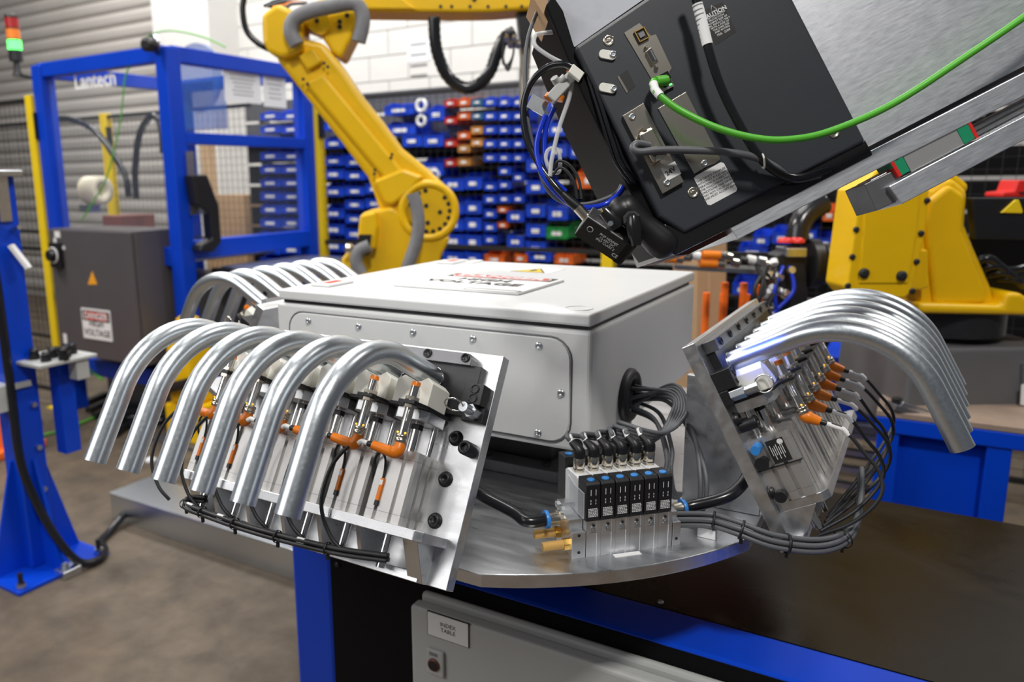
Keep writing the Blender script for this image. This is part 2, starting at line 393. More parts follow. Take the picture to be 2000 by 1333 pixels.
# ================================================================ TUBE NESTS
S30, C30 = .5, math.sqrt(3) / 2
def nest_frame(o, out, u, tilt=30):
    s_, c_ = math.sin(math.radians(tilt)), math.cos(math.radians(tilt))
    out = V(out); z = V((0, 0, 1)); return frame(V(o), V(u), out * c_ + z * s_, out * s_ - z * c_)
NF = nest_frame((-.003, -.403, 1.157), (0, -1, 0), (1, 0, 0))
NR = nest_frame((.436, 0, 1.163), (1, 0, 0), (0, 1, 0), 28.3)
NL = nest_frame((-.404, 0, 1.157), (-1, 0, 0), (0, -1, 0))
TU = [-.1875 + .0665 * k for k in range(6)]
sock = MB(); sock.lathe([(.0064, 0), (.0064, .003), (.0048, .003), (.0046, .0008), (.0001, .0008)], ax=(0, 1, 0), n=16, cap=False); SOCK = sock.mesh('socket_screw', 'black_oxide')
bigs = MB(); bigs.lathe([(.0105, .0002), (.0105, .0012), (.0085, .0012), (.0082, .006), (.0075, .007), (.0045, .007), (.0042, .003), (.0001, .003)], ax=(0, 1, 0), n=18, cap=False); BIGS = bigs.mesh('cap_screw', 'black_oxide')
def build_nest(label, mx, front):
    t = thing('tube_nest', label, 'fixture', mx, 'tube nests around the rotary plate')
    MB().bb(-.23, .23, -.0195, 0, 0, .311).build('back_plate', 'alum', t, .0008)
    MB().prism([(-.215, 0), (.215, 0), (.215, .062), (.205, .07), (-.205, .07), (-.215, .062)], .2495, .2625).build('ledge', 'alum', t, .0008)
    MB().bb(-.225, .195, 0, .016, .299, .311).build('bottom_bar', 'alum', t, .0008)
    br = MB().prism([(.0, .2625), (.055, .2625), (.03, .299), (0, .299)], -.003, .003, lambda a, b, h: (h, a, b)).mesh('brace', 'alum')
    for k in range(5): put('brace', br, t, T((TU[k] + TU[k + 1]) / 2, 0, 0))
    for u in (-.203, .19): MB().prism([(0, .2625), (.05, .2625), (.012, .311), (0, .311)], u - .011, u + .011, lambda a, b, h: (h, a, b)).build('end_brace', 'alum', t, .0006)
    MB().bb(-.2005, .208, 0, .012, .022, .092).build('pin_block', 'black_oxide', t, .0006)
    MB().prism([(-.203, .0075), (.189, .0075), (.194, .014), (.194, .024), (-.203, .024)], 0, .02, lambda a, b, h: (a, h, b)).build('top_bar', 'steel_gray', t, .0006)
    for i in range(7): put('socket_screw', SOCK, t, T(-.1814 + .06106 * i, .0195, .0145))
    for sg, ue in ((1, .2125), (-1, -.2145)):
        pu = .005 * (1 if sg > 0 else -1.8)
        MB().bb(ue - .0145, ue + .0145, 0, .027, .049, .077).build('end_block', 'black_oxide', t, .001)
        MB().bb(ue - .016, ue + .0165, 0, .013, .077, .098).build('end_stop', 'black_oxide', t, .001)
        for v in (.0565, .069): put('socket_screw', SOCK, t, T(ue + .002, .0255, v))
        p = MB().hexn((ue + pu, .013, .0868), (ue + pu, .033, .0868), .0092).build('plunger', 'zinc', t, .0006)
        MB().cyl((ue + pu, .033, .0868), (ue + pu, .052, .0868), .0065).build('plunger_barrel', 'zinc', p)
        c = V((ue + pu, .052, .0868))
        ax, ctr = ((1, 0, .25), c + V((-.009 if front else 0, .008, .0))) if not front else ((.2, .5, 1), c + V((-.012, .003, 0)))
        MB().torus(ctr, ax, .0122, .0011).build('pull_ring', 'chrome', p)
        MB().lathe([(.0095, 0), (.0095, .024), (.0082, .026), (.005, .026), (.005, .021)], (ue + .006, 0, .134), (0, 1, 0), 20).build('bumper', 'black_plastic', t)
    for v in (.1212, .1768, .2316):
        put('cap_screw', BIGS, t, T(.19, 0, v)); 
        if v < .13 or v > .2: put('cap_screw', BIGS, t, T(-.226 + .012, 0, v))
    # upright gussets to the rotary plate
    def nv(do, z):
        dz = z - mx.translation.z; s_ = mx[2][1]; c_ = -mx[2][2]; return (do * c_ + dz * s_, do * s_ - dz * c_)
    g = [nv(-.026, .8955), nv(-.026, 1.098)] + [(-.0197, nv(-.026, 1.098)[1] + .02), (-.0197, .285), nv(.088, .925), nv(.088, .8955)]
    for u in (-.15, .15): MB().prism(g, u - .006, u + .006, lambda a, b, h: (h, a, b)).build('gusset', 'alum', t, .0006)
    return t
build_nest('front aluminium tube nest with six clamps, nearest the camera', NF, True)
build_nest('right aluminium tube nest seen edge-on beside the robot pedestal', NR, False)
build_nest('left rear aluminium tube nest behind the white enclosure corner', NL, False)

# ---- bent tubes
def tube_mesh(vend, nmax=.2345, v0=.048, r=.0147, n0=.021):
    rb = .122; p = [V((0, n0, v0)), V((0, .06, v0))]
    cn, cv = nmax - rb, v0 + rb
    for i in range(0, 25):
        a = PI / 2 * i / 24; p.append(V((0, cn + rb * math.sin(a), cv - rb * math.cos(a))))
    p += [V((0, nmax, (cv + vend) / 2)), V((0, nmax, vend))]
    b = MB(); b.tube(p, r, 28, cap=False); b.tube([p[-1], p[-1] - V((0, 0, .06))], r - .0016, 28, cap=True)
    b.tube([p[0], p[0] + V((0, .04, 0))], r - .0016, 28, cap=True)
    for q, d in ((p[-1], 1), (p[0], 0)):
        t, bb = (V((1, 0, 0)), V((0, 1, 0))) if d else (V((1, 0, 0)), V((0, 0, 1))); vs = []
        for rr in (r, r - .0016):
            for i in range(28): a = 2 * PI * i / 28; vs.append(q + (t * math.cos(a) + bb * math.sin(a)) * rr)
        b.add(vs, [(i, (i + 1) % 28, 28 + (i + 1) % 28, 28 + i) for i in range(28)])
    return b.mesh('steel_tube', 'galv')
TM = {'F': tube_mesh(.270), 'R': tube_mesh(.252), 'L': tube_mesh(.270)}
# small locating pin carried by each tube end
def side_name(k, near): return ORD[k] if near else ORD[5 - k]
for key, mx, lab, fn in (('F', NF, 'bent galvanized tube on the front nest', lambda k: ORD[5 - k] + ' from the right'),
                         ('R', NR, 'bent galvanized tube on the right nest', lambda k: ORD[k] + ' from the camera'),
                         ('L', NL, 'bent galvanized tube on the left rear nest', lambda k: ORD[5 - k] + ' from the camera')):
    for k in range(6):
        o = put('steel_tube', TM[key], None, mx @ T(TU[k], 0, 0))
        tag(o, lab + ', ' + fn(k), 'tube', 'bent tubes loaded in the nests')
        MB().cyl((0, -.0085, .048), (0, .012, .048), .0105, n=20).build('locating_pin', 'chrome', o)
        MB().torus((0, .0225, .048), (0, 1, 0), .0142, .0011, 24, 6).build('end_burr', 'chrome', o)

# ---- clamp cylinders
def build_clamp(mx, label):
    t = thing('clamp_cylinder', label, 'pneumatic clamp', mx, 'pneumatic clamps under the tubes')
    def prof(w):
        p = [(-w, .0), (w, .0)]
        for c in (.019, .038): p += [(w, c - .003), (w - .004, c - .003), (w - .004, c + .003), (w, c + .003)]
        p += [(w, .054), (w - .003, .057)]
        for c in (.012, -.012): p += [(c + .0028, .057), (c + .0028, .0525), (c - .0028, .0525), (c - .0028, .057)]
        p += [(-w + .003, .057), (-w, .054)]
        for c in (.038, .019): p += [(-w, c + .003), (-w + .004, c + .003), (-w + .004, c - .003), (-w, c - .003)]
        return p
    b = MB()
    for v0, v1, w in ((.156, .1675, .0297), (.1678, .2375, .0295), (.2378, .2494, .0297)): b.prism(prof(w), v0, v1)
    b.build('cylinder_body', 'alum_anod', t)
    MB().cyl((0, .03, .112), (0, .03, .2), .0062).build('piston_rod', 'chrome', t)
    MB().cyl((0, .03, .2624), (0, .03, .305), .006).build('tail_rod', 'chrome', t)
    for u in (-.021, .021): MB().cyl((u, .018, .1), (u, .018, .17), .004, n=12).build('guide_rod', 'chrome', t)
    MB().lathe([(.0085, 0), (.0085, .007)], (0, .03, .117), (0, 0, 1), 6, smooth=False).build('rod_nut', 'black_oxide', t)
    MB().prism([(-.027, .008), (.027, .008), (.027, .05), (.018, .06), (-.018, .06), (-.027, .05)], .1005, .1155).build('clamp_plate', 'alum', t, .0008)
    MB().prism([(-.03, .006), (.03, .006), (.03, .066), (.024, .09), (0, .09), (-.006, .07), (-.03, .066)], .0965, .1005).build('shim_plate', 'black_plastic', t)
    h = .0605
    MB().prism([(-.028, .0965), (-.028, .066), (-.018, .0585), (-.009, .0645), (0, .0665), (.009, .0645), (.018, .0585), (.028, .066), (.028, .0965)], .016, .064, lambda a, b_, hh: (a, hh, b_)).build('clamp_jaw', 'nylon', t, .001)
    # reed switch in the front slot
    s = MB().bb(-.0145, -.0095, .056, .0606, .197, .226).build('reed_switch', 'orange_plastic', t, .0008)
    MB().bb(-.0143, -.0097, .0606, .0608, .1995, .206).build('switch_mark', 'label_white', s)
    MB().bb(-.0145, -.0095, .0557, .0604, .226, .2325).build('switch_end', 'black_plastic', s)
    MB().tube(spline([(-.012, .0585, .197), (-.012, .0605, .184), (-.0135, .064, .172), (-.021, .066, .166), (-.0295, .062, .175), (-.0305, .055, .192), (-.0325, .035, .205)]), .0016, 8).build('switch_lead', 'rubber', s)
    return t
CL = None
for mx, lab, fn in ((NF, 'aluminium clamp cylinder on front nest under the tube', lambda k: ORD[5 - k] + ' from right'),
                    (NR, 'aluminium clamp cylinder on right nest under the tube', lambda k: ORD[k] + ' from camera'),
                    (NL, 'aluminium clamp cylinder on left rear nest under tube', lambda k: ORD[5 - k] + ' from camera')):
    for k in range(6):
        m = mx @ T(TU[k], 0, 0); L = lab + ' ' + fn(k)
        if CL is None: CL = build_clamp(m, L)
        else:
            cc = dup(CL, m, L)
            if mx is NR:
                for ch in list(cc.children):
                    if ch.name.startswith('reed'):
                        for g in list(ch.children): bpy.data.objects.remove(g)
                        bpy.data.objects.remove(ch)
# air fittings and side label on the near cylinder of the right nest
cl = [o for o in bpy.data.objects if o.get('label', '') == 'aluminium clamp cylinder on right nest under the tube first from camera'][0]
MB().bar((-.0305, -.001, .199), (-.0305, .06, .199), .0015, .005, (1, 0, 0)).build('strap', 'black_plastic', cl)
q = MB().bb(-.0305, -.0296, .024, .048, .163, .196).build('type_label', 'ink_black', cl)
pr = MB()
for i in range(7): pr.bb(-.0307, -.0305, .044 - i * .0027, .0432 - i * .0027, .17 + (i % 3) * .002, .185 + (i % 2) * .006)
pr.lathe([(.004, 0), (.004, .0002)], (-.0305, .043, .168), (-1, 0, 0), 12); pr.build('label_print', 'label_white', q)
MB().cyl((-.0297, .013, .166), (-.05, .013, .166), .0065, n=14).build('air_fitting', 'btn_blue', cl)
MB().cyl((-.0297, .012, .187), (-.045, .012, .187), .007, n=14).lathe([(.0095, 0), (.0095, .003)], (-.045, .012, .187), (-1, 0, 0)).build('flow_screw', 'black_plastic', cl)
MB().cyl((-.0297, .014, .238), (-.043, .014, .238), .008, n=14).build('flow_screw', 'black_plastic', cl)

# ---- proximity sensors
def build_sensor(mx, label, right):
    t = thing('proximity_sensor', label, 'sensor', mx, 'barrel sensors aimed at the tubes')
    a = (0, 0, 1); u, n = .012, .078
    MB().lathe([(.0056, 0), (.006, .002), (.006, .006)], (u, n, .070), a).build('sensing_face', 'orange_plastic', t)
    b = MB().cyl((u, n, .076), (u, n, .144), .006, n=18)
    for i in range(26): b.torus((u, n, .099 + i * .00095), a, .006, .00035, 14, 4)
    b.build('barrel', 'chrome', t)
    for v in (.0905, .101): MB().hexn((u, n, v), (u, n, v + .0042), .0098).build('hex_nut', 'nickel', t, .0005)
    MB().lathe([(.0058, 0), (.0085, .001), (.0085, .004), (.007, .005), (.0085, .006), (.0085, .010), (.006, .012)], (u, n, .140), a, 14).build('coupling_nut', 'nickel', t)
    for s in (-1, 1): MB().sphere((u + .006 * s, n + .0035, .138), .0014, 6).build('status_light', 'led_yellow', t)
    if not right:
        path = [(u, n, .151), (u, n, .159), (u - .004, n, .163), (u - .013, n, .1635), (u - .038, n + .002, .1605)]; rs = [.0068, .0084, .0088, .0070, .0060]
        e = V(path[-1]); d = V((-1, .05, -.1)).normalized()
    else:
        path = [(u, n, .150), (u, n, .154), (u, n + .003, .158), (u + .001, n + .008, .163), (u + .002, n + .014, .169)]; rs = [.0068, .0085, .0088, .0076, .0062]
        e = V(path[-1]); d = V((.02, .75, .65)).normalized()
    MB().tube([e - d * .004, e, e + d * .008], .004, 10).build('strain_relief', 'black_plastic', t)
    MB().tube(spline(path, 4), [rs[min(4, i // 4)] + (rs[min(4, i // 4 + 1)] - rs[min(4, i // 4)]) * (i % 4) / 4 for i in range(17)], 14).build('connector', 'orange_plastic', t)
    return t, e + d * .006, d
SN = {}
for key, mx, lab, fn in (('F', NF, 'chrome barrel sensor with orange plug on front nest', lambda k: ORD[5 - k] + ' from right'),
                         ('R', NR, 'chrome barrel sensor with orange plug on right nest', lambda k: ORD[k] + ' from camera'),
                         ('L', NL, 'chrome barrel sensor with orange plug on left nest', lambda k: ORD[5 - k] + ' from camera')):
    rk = key != 'F'
    for k in range(6):
        m = mx @ T(TU[k], 0, 0); L = lab + ' ' + fn(k)
        if rk not in SN: SN[rk] = build_sensor(m, L, rk)
        else: dup(SN[rk][0], m, L)
        e, d = SN[rk][1], SN[rk][2]
        W = lambda p: m @ V(p)
        if key == 'F':
            pts = [e, e + d * .012, e + V((-.032, .002, .012)), e + V((-.047, .003, .042)), e + V((-.046, .002, .088)), e + V((-.030, -.012, .122)), e + V((-.010, -.024, .138))]
        elif key == 'R':
            j = random.uniform(-.006, .006)
            pts = [e, e + d * .024, e + V((.004, .030 + j, .055)), e + V((.004, .036 + j, .09 + j)), e + V((-.004, .022, .118 + j)), e + V((-.012 - .02 * k, -.02, .136)), e + V((-.02 - .045 * k, -.07, .14 + .002 * k))]
        else: continue
        c = cable('sensor_cable', [W(p) for p in pts], .0026, 'rubber', ('black cable from front nest sensor ' if key == 'F' else 'black cable looping from right nest sensor ') + fn(k), group='sensor cables of the nests')
        MB().tube([W(pts[0] + d * .003), W(pts[1]), W((pts[1] * 3 + pts[2]) / 4)], .0036, 8).build('cable_marker', 'label_white', c)
# ---- harness along the foot of the front nest
def harness(name, P, offs, r, mat, label, ties, tags=(), mx=None, group=None):
    sp = [spline([V(p) + V(o) for p in P], 8) for o in offs]; m = mx or M.Identity(4)
    t = thing(name, label, 'cable bundle', group=group)
    for s in sp: MB().tube([m @ p for p in s], r, 8).build('wire', mat, t)
    mid = [sum((s[i] for s in sp), V()) / len(sp) for i in range(len(sp[0]))]
    R = max((V(o) - sum((V(q) for q in offs), V()) / len(offs)).length for o in offs) + r + .0008
    for i in ties:
        d = (m.to_3x3() @ (mid[min(i + 1, len(mid) - 1)] - mid[max(i - 1, 0)])).normalized(); c = m @ mid[i]
        MB().lathe([(R, -.0015), (R + .0006, -.0015), (R + .0006, .0015), (R, .0015)], c, d, 14, False).bar(c + V((0, 0, -R)), c + V((0, 0, -R - .007)), .003, .004).build('cable_tie', 'black_plastic', t)
    for i in tags:
        c = m @ mid[i]; d = (m.to_3x3() @ (mid[i + 1] - mid[i])).normalized()
        MB().cyl(c - d * .006 + V((0, 0, r)), c + d * .006 + V((0, 0, r)), r + .0012, n=10).build('cable_marker', 'label_white', t)
    return t
harness('cable_bundle', [(-.165, .045, .285), (-.185, .055, .290), (-.178, .064, .300), (-.13, .064, .303), (-.06, .064, .305), (.02, .062, .304), (.10, .056, .300), (.165, .045, .292)],
        [(0, 0, 0), (0, .006, .002), (0, .003, -.005), (0, .007, -.004)], .0029, 'rubber', 'black sensor cable bundle tied along the foot of front nest', (14, 22, 30, 38, 46), (18, 27, 42), NF)
# ================================================================ VALVE MANIFOLD
q2 = math.sqrt(.5)
MF = frame(V((.336, -.416, .895)), V((q2, q2, 0)), V((-q2, q2, 0)), V((0, 0, 1)))
VX = [.0295 + .021 * i for i in range(6)]
def build_manifold():
    t = thing('valve_manifold', 'six-station valve manifold with black coils and brass silencers on rotary plate', 'valve manifold', MF)
    MB().prism([(.0, 0), (.055, 0), (.055, .062), (.04, .062), (.04, .05), (.012, .05), (.012, .036), (0, .036)], -.001, .0185, lambda a, b, h: (h, a, b)).build('end_block', 'alum', t, .0006)
    MB().prism([(.0, 0), (.055, 0), (.055, .045), (.01, .045), (.01, .034), (0, .034)], .1462, .158, lambda a, b, h: (h, a, b)).build('end_block', 'alum', t, .0006)
    for x, z in ((.009, .008), (.009, .032), (.152, .010)): MB().lathe([(.0022, 0), (.0022, .0003)], (x, 0, z), (0, -1, 0), 12).build('bolt_hole', 'ink_black', t)
    seg = MB().prism([(-.0104, .0), (-.0050, 0), (-.0046, .0008), (.0046, .0008), (.0050, 0), (.0104, 0), (.0104, .055), (-.0104, .055)], 0, .05).mesh('manifold_station', 'alum')
    pocket = MB().bb(-.0062, .0062, -.0004, .004, .0335, .0345).lathe([(.0028, 0), (.0028, .0025)], (0, -.0003, .0375), (0, -1, 0), 10).mesh('station_screw', 'zinc')
    hole = MB().lathe([(.0019, 0), (.0019, .0003)], (0, 0, .044), (0, -1, 0), 10).mesh('port_hole', 'ink_black')
    for i, x in enumerate(VX):
        s = put('manifold_station', seg, t, T(x, 0, 0)); put('station_screw', pocket, s); put('port_hole', hole, s)
    # valves
    front = MB().prism([(.0028, .0505), (.031, .0505), (.031, .103), (.006, .103), (.0028, .0995)], -.0099, .0099, lambda a, b, h: (h, a, b)).mesh('coil', 'black_plastic')
    white = MB().prism([(.0312, .0505), (.077, .0505), (.077, .096), (.070, .100), (.036, .100), (.0312, .096)], -.0099, .0099, lambda a, b, h: (h, a, b)).mesh('valve_body', 'white_plastic')
    rear = MB().bb(-.0099, .0099, .0772, .104, .0505, .112).mesh('rear_coil', 'black_plastic')
    btn = MB().lathe([(.0052, 0), (.0052, .0012), (.0045, .0018)], (0, .0125, .103), n=16).mesh('override_button', 'btn_blue')
    slots = MB()
    for x in (-.0035, .0035):
        for z, h in ((.085, .008), (.0765, .0025), (.0725, .0025)): slots.bb(x - .0004, x + .0004, .0024, .0028, z, z + h)
    SL = slots.mesh('terminal_print', 'label_white')
    pr = MB(); rnd = random.Random(3)
    for j in range(6):
        x = -.0068
        while x < .006:
            w = rnd.uniform(.001, .003); pr.bb(x, min(x + w, .0068), .0025, .0028, .0655 - j * .0021, .0655 - j * .0021 + .0012); x += w + .0007
    PR = pr.mesh('rating_print', 'label_white')
    for i, x in enumerate(VX):
        c = put('coil', front, t, T(x, 0, 0), .0008); put('override_button', btn, c); put('terminal_print', SL, c); put('rating_print', PR, c)
        put('valve_body', white, t, T(x, 0, 0), .001); r = put('rear_coil', rear, t, T(x, 0, 0), .001)
        if i == 0: put('override_button', MB().lathe([(.0052, 0), (.0052, .0015)], (0, .09, .112), n=16).mesh('override_button', 'btn_blue'), r)
        p = MB().lathe([(.0062, 0), (.0062, .003), (.0078, .003), (.0078, .0045), (.0066, .0055), (.0082, .007), (.0082, .0185), (.0072, .020), (.0072, .022)], (x, .052, .1), n=18)
        p.build('coupling_nut', 'nickel', t)
        path = [(x, .052, .121), (x, .052, .128), (x - .002, .054, .133), (x - .005, .058, .1365), (x - .008, .062, .140)]
        MB().tube(spline(path, 4), [.0082] * 6 + [.0078, .0074, .007, .0066, .0062, .0059, .0056, .0053, .005, .0047, .0044], 14).build('plug', 'black_plastic', t)
    # clear side cover
    MB().prism([(.006, .052), (.034, .052), (.060, .06), (.060, .094), (.034, .088), (.006, .088)], .0165, .0185, lambda a, b, h: (h, a, b)).build('side_cover', 'clear_cover', t)
    # fittings and silencers on the left end
    for y, z in ((.012, .0165), (.044, .019)):
        m = MB().hexn((-.001, y, z), (-.009, y, z), .0085).build('silencer_nut', 'brass', t, .0006)
        MB().lathe([(.0062, 0), (.0062, .027), (.0054, .029)], (-.009, y, z), (-1, 0, 0), 18).build('silencer', 'bronze_sinter', t)
    for x0, d, y, z in ((-.001, -1, .036, .043), (.158, 1, .035, .036)):
        f = MB().hexn((x0, y, z), (x0 + .006 * d, y, z), .0115).build('push_fitting', 'nickel', t, .0006)
        MB().lathe([(.0088, 0), (.0088, .014), (.0095, .016)], (x0 + .006 * d, y, z), (d, 0, 0), 20).build('fitting_barrel', 'nickel', f)
        MB().lathe([(.0122, 0), (.0132, .002), (.0122, .005)], (x0 + .020 * d, y, z), (d, 0, 0), 22).build('release_ring', 'ring_blue', f)
    for y in (.03, .048): MB().hexn((-.001, y, .058), (-.005, y, .058), .0052).build('hex_plug', 'zinc', t)
build_manifold()
mf = lambda x, y, z: MF @ V((x, y, z))
G = V((.313, -.111, 1.04))
for i, x in enumerate(VX):
    a = 2 * PI * i / 6; o = V((0, .017 * math.cos(a), .017 * math.sin(a)))
    j = (i - 2.5) * .0035
    pts = [mf(x - .0078, .0615, .1395), mf(x - .008, .070, .147), mf(.075 + x * .3, .10 + j, .137 + j), (.385 + j, -.215, 1.012 + j), (.402 + j, -.160 + j, 1.040), (.378, -.118 + j, 1.058 + j), G + o]
    c = cable('valve_cable', pts, .0033, 'cable_gray', 'dark grey cable from valve plug to enclosure grommet, ' + ORD[i] + ' from left', group='cables of the valve plugs', k=10)
    MB().cyl(pts[0], pts[1], .0039, n=10).build('cable_marker', 'label_white', c)
for i, (y, z) in enumerate(((.012, -.012), (-.002, -.024), (-.018, -.012))):
    cable('valve_cable', [G + V((0, y, z)), (.36, -.13 + y, 1.03 + z), (.392, -.17 + y, .99 + z), (.40, -.2 + y, .955), (.405, -.19 + y * .6, .92), (.408, -.16 + y * .6, .905)], .0033, 'cable_gray',
          'loose dark cable dropping from grommet behind the valves, ' + ORD[i], group='cables dropping from the grommet', k=10)
for i in range(2):
    cable('drop_cable', [G + V((0, .012, .01 - .02 * i)), (.372, -.118, 1.052 - .012 * i), (.425, -.165, 1.008 - .004 * i), (.447 + .008 * i, -.205, .965), (.452 + .008 * i, -.222, .925), (.44 + .008 * i, -.226, .902)], .0036, 'cable_gray',
          'grey cable hanging beside right gusset, ' + ('inner' if i == 0 else 'outer') + ' of the pair', k=10)
cable('air_hose', [mf(-.018, .036, .043), mf(-.05, .037, .043), (.246, -.415, .942), (.19, -.405, .952), (.13, -.37, .955)], .0085, 'hose_black', 'thick black air hose entering the left end of valve manifold', 'hose', n=14)
cable('air_hose', [mf(.172, .035, .036), mf(.195, .034, .038), (.497, -.225, .95), (.508, -.17, .972), (.47, -.13, .985), (.40, -.09, .975)], .0085, 'hose_black', 'thick black air hose looping from the right end of manifold', 'hose', n=14)
harness('cable_bundle', [mf(.150, .02, .03), (.475, -.262, .921), (.512, -.262, .918), (.560, -.250, .905), (.615, -.215, .898), (.645, -.165, .905), (.650, -.10, .93), (.645, -.05, .95)],
        [(0, 0, 0), (.003, -.006, .002), (.002, .002, .0075), (.003, -.007, -.006), (.001, .004, -.005)], .0038, 'cable_gray', 'grey cable bundle running from manifold to foot of right nest', (9, 17, 26, 37))
MB2 = MB().bb(-.012, .012, -.006, .006, 0, .014).build('tie_mount', 'white_plastic'); MB2.matrix_basis = T(.474, -.262, .8955); tag(MB2, 'small white tie mount holding the cable bundle on plate', 'cable mount')

# ================================================================ MARKING HEAD (upper right)
HO = dep(1300, 440, .95)
HA = (R0 * .889 - R1 * .4577).normalized(); HC = -R2; HB = HC.cross(HA).normalized()
HM = frame(HO, HA, HB, HC)
def hp(px, py, c=0): p = loc(HM, px, py, c, 2); return (p.x, p.y)
def hpoly(b, pts, c0, c1): return b.prism([hp(x, y, c1) for x, y in pts], c0, c1)
def h3(px, py, c): p = hp(px, py, c); return V((p[0], p[1], c))
def build_head():
    t = thing('marking_head', 'dark grey control head with silver housing hanging at upper right', 'control unit', HM)
    hpoly(MB(), [(1250, 60), (1255, -5), (1420, -420), (1985, -300), (2090, 105), (1690, 300), (1500, 200)], -.20, -.022).build('housing', 'alum_brushed', t, .002)
    hpoly(MB(), [(1288, 424), (1338, 456), (1692, 276), (1478, -140), (1436, -122), (1122, 92)], -.06, 0).build('rear_panel', 'panel_dark', t, .004, seg=3)
    hpoly(MB(), [(1100, 20), (1122, 92), (1336, 492), (1318, 500), (1236, 385), (1140, 190), (1066, 10), (1080, -10)], -.18, -.010).build('side_cover', 'panel_black', t, .002)
    hpoly(MB(), [(1296, 436), (1318, 500), (1438, 440), (1706, 302), (1690, 272), (1338, 452)], -.20, -.004).build('base_tray', 'black_gloss', t, .002)
    hpoly(MB(), [(1320, 500), (1345, 497), (1450, 446), (1438, 436)], -.2, -.03).build('window_frame', 'brown_dark', t)
    hpoly(MB(), [(1690, 290), (2110, 72), (2118, 92), (1700, 312)], -.19, -.014).build('edge_trim', 'black_gloss', t)
    cs = [h3(1122, 92, -.012), h3(1262, -5, -.012), h3(1420, -115, -.012), h3(1330, -330, -.13), h3(1010, -150, -.13), h3(1075, -5, -.055)]
    MB().add(cs + [q - V((0, 0, .03)) for q in cs], [(0, 1, 2, 3, 4, 5), (11, 10, 9, 8, 7, 6)] + [(i, i + 6, (i + 1) % 6 + 6, (i + 1) % 6) for i in range(6)]).build('corner_sheet', 'alum_sheet', t)
    # connector plate
    p = hpoly(MB(), [(1219, 64), (1249, 45), (1271, 70), (1281, 67), (1312, 133), (1307, 141), (1315, 168), (1290, 184)], 0, .0012).build('connector_plate', 'nickel', t)
    def rot_rect(px, py, w, h, c0, c1): x, y = hp(px, py, c1); return MB().bb(x - w / 2, x + w / 2, y - h / 2, y + h / 2, c0, c1)
    u = rot_rect(1252, 70, .0135, .0145, .001, .003).build('usb_port', 'ink_black', t)
    x, y = hp(1252, 70); MB().bb(x - .0035, x + .0035, y - .003, y + .003, .003, .0045).build('usb_tongue', 'ink_grey', u)
    o = MB()
    for sx, sy, w, h in ((0, .0068, .013, .0012), (0, -.0068, .013, .0012), (.0062, 0, .0012, .0145), (-.0062, 0, .0012, .0145)): o.bb(x + sx - w / 2, x + sx + w / 2, y + sy - h / 2, y + sy + h / 2, .003, .0048)
    o.build('usb_shell', 'brass', u)
    x, y = hp(1271, 112)
    d = MB().prism([(x - .0045, y - .0085), (x + .0045, y - .0098), (x + .0045, y + .0098), (x - .0045, y + .0085)], .001, .006).build('serial_port', 'nickel', t, .001)
    o = MB()
    for i in range(5): o.lathe([(.0009, 0), (.0009, .0002)], (x + .0015, y - .006 + .003 * i, .0061), n=8)
    for i in range(4): o.lathe([(.0009, 0), (.0009, .0002)], (x - .0015, y - .0045 + .003 * i, .0061), n=8)
    MB().prism([(x - .0033, y - .0072), (x + .0033, y - .0084), (x + .0033, y + .0084), (x - .0033, y + .0072)], .006, .0061).build('port_face', 'black_plastic', d)
    MB().bb(x + .0008, x + .0022, y - .0067, y + .0067, .0061, .0063).build('pin_row', 'ink_grey', d)
    for s in (-1, 1): MB().hexn((x, y + s * .0135, .001), (x, y + s * .0135, .007), .0028).build('jack_screw', 'nickel', d)
    n = rot_rect(1299, 160, .016, .019, .001, .004).build('network_port', 'nickel', t)
    x, y = hp(1299, 160); MB().bb(x - .006, x + .006, y - .007, y + .007, .004, .0045).build('port_opening', 'ink_black', n)
    MB().bb(x - .005, x + .0055, y - .0005, y + .009, .0045, .009).build('plug_latch', 'black_gloss', n)
    MB().bb(x + .001, x + .0045, y - .0075, y - .0055, .0045, .0052).build('link_light', 'led_green', n)
    # brackets
    b1 = hpoly(MB(), [(1216, 226), (1257, 201), (1336, 355), (1294, 379)], 0, .006).build('slot_bracket', 'nickel', t, .0005)
    b2 = hpoly(MB(), [(1285, 212), (1340, 179), (1408, 311), (1396, 320), (1380, 326), (1356, 340)], 0, .0016).build('blank_bracket', 'nickel', t, .0005)
    for px, py, c in ((1235, 228, .006), (1303, 357, .006), (1376, 319, .0016), (1197, 106, .003), (1199, 173, .003)):
        w = MB().lathe([(.0043, 0), (.004, .0018), (.0026, .0022), (.0018, .0012)], h3(px, py, c), n=14).build('screw', 'btn_blue' if 0 else 'zinc', t)
    for px, py in ((1189, 79), (1354, 376), (1629, 259)):
        w = MB().lathe([(.0068, 0), (.0068, .001), (.0045, .0012), (.0042, .0004), (.0018, .0004), (.0018, .0016)], h3(px, py, 0), n=22).build('captive_screw', 'nickel', t)
    for px, py in ((1190, 109), (1190, 174)):
        x, y = hp(px, py); m = MB().prism(rrect(-.013, .008, -.0055, .0055, .005), 0, .003).build('cable_clip', 'nylon', t, .0006); m.matrix_basis = T(x, y, .0001) @ M.Rotation(math.radians(-38), 4, 'Z')
    hpoly(MB(), [(1207, 150), (1225, 136), (1241, 168), (1224, 181)], 0, .0004).build('vent_opening', 'ink_black', t)
    hpoly(MB(), [(1206, 151), (1209, 148), (1227, 179), (1224, 182)], 0, .0008).build('vent_lip', 'nickel', t)
    # d-sub hood
    x, y = hp(1268, 290); h = MB().bb(-.010, .010, -.02, .02, .006, .02).build('plug_hood', 'nickel', t, .003); h.matrix_basis = T(x, y, 0)
    MB().prism([(-.008, -.02), (.008, -.02), (.004, .0)], .02, .023).build('hood_rib', 'nickel', h)
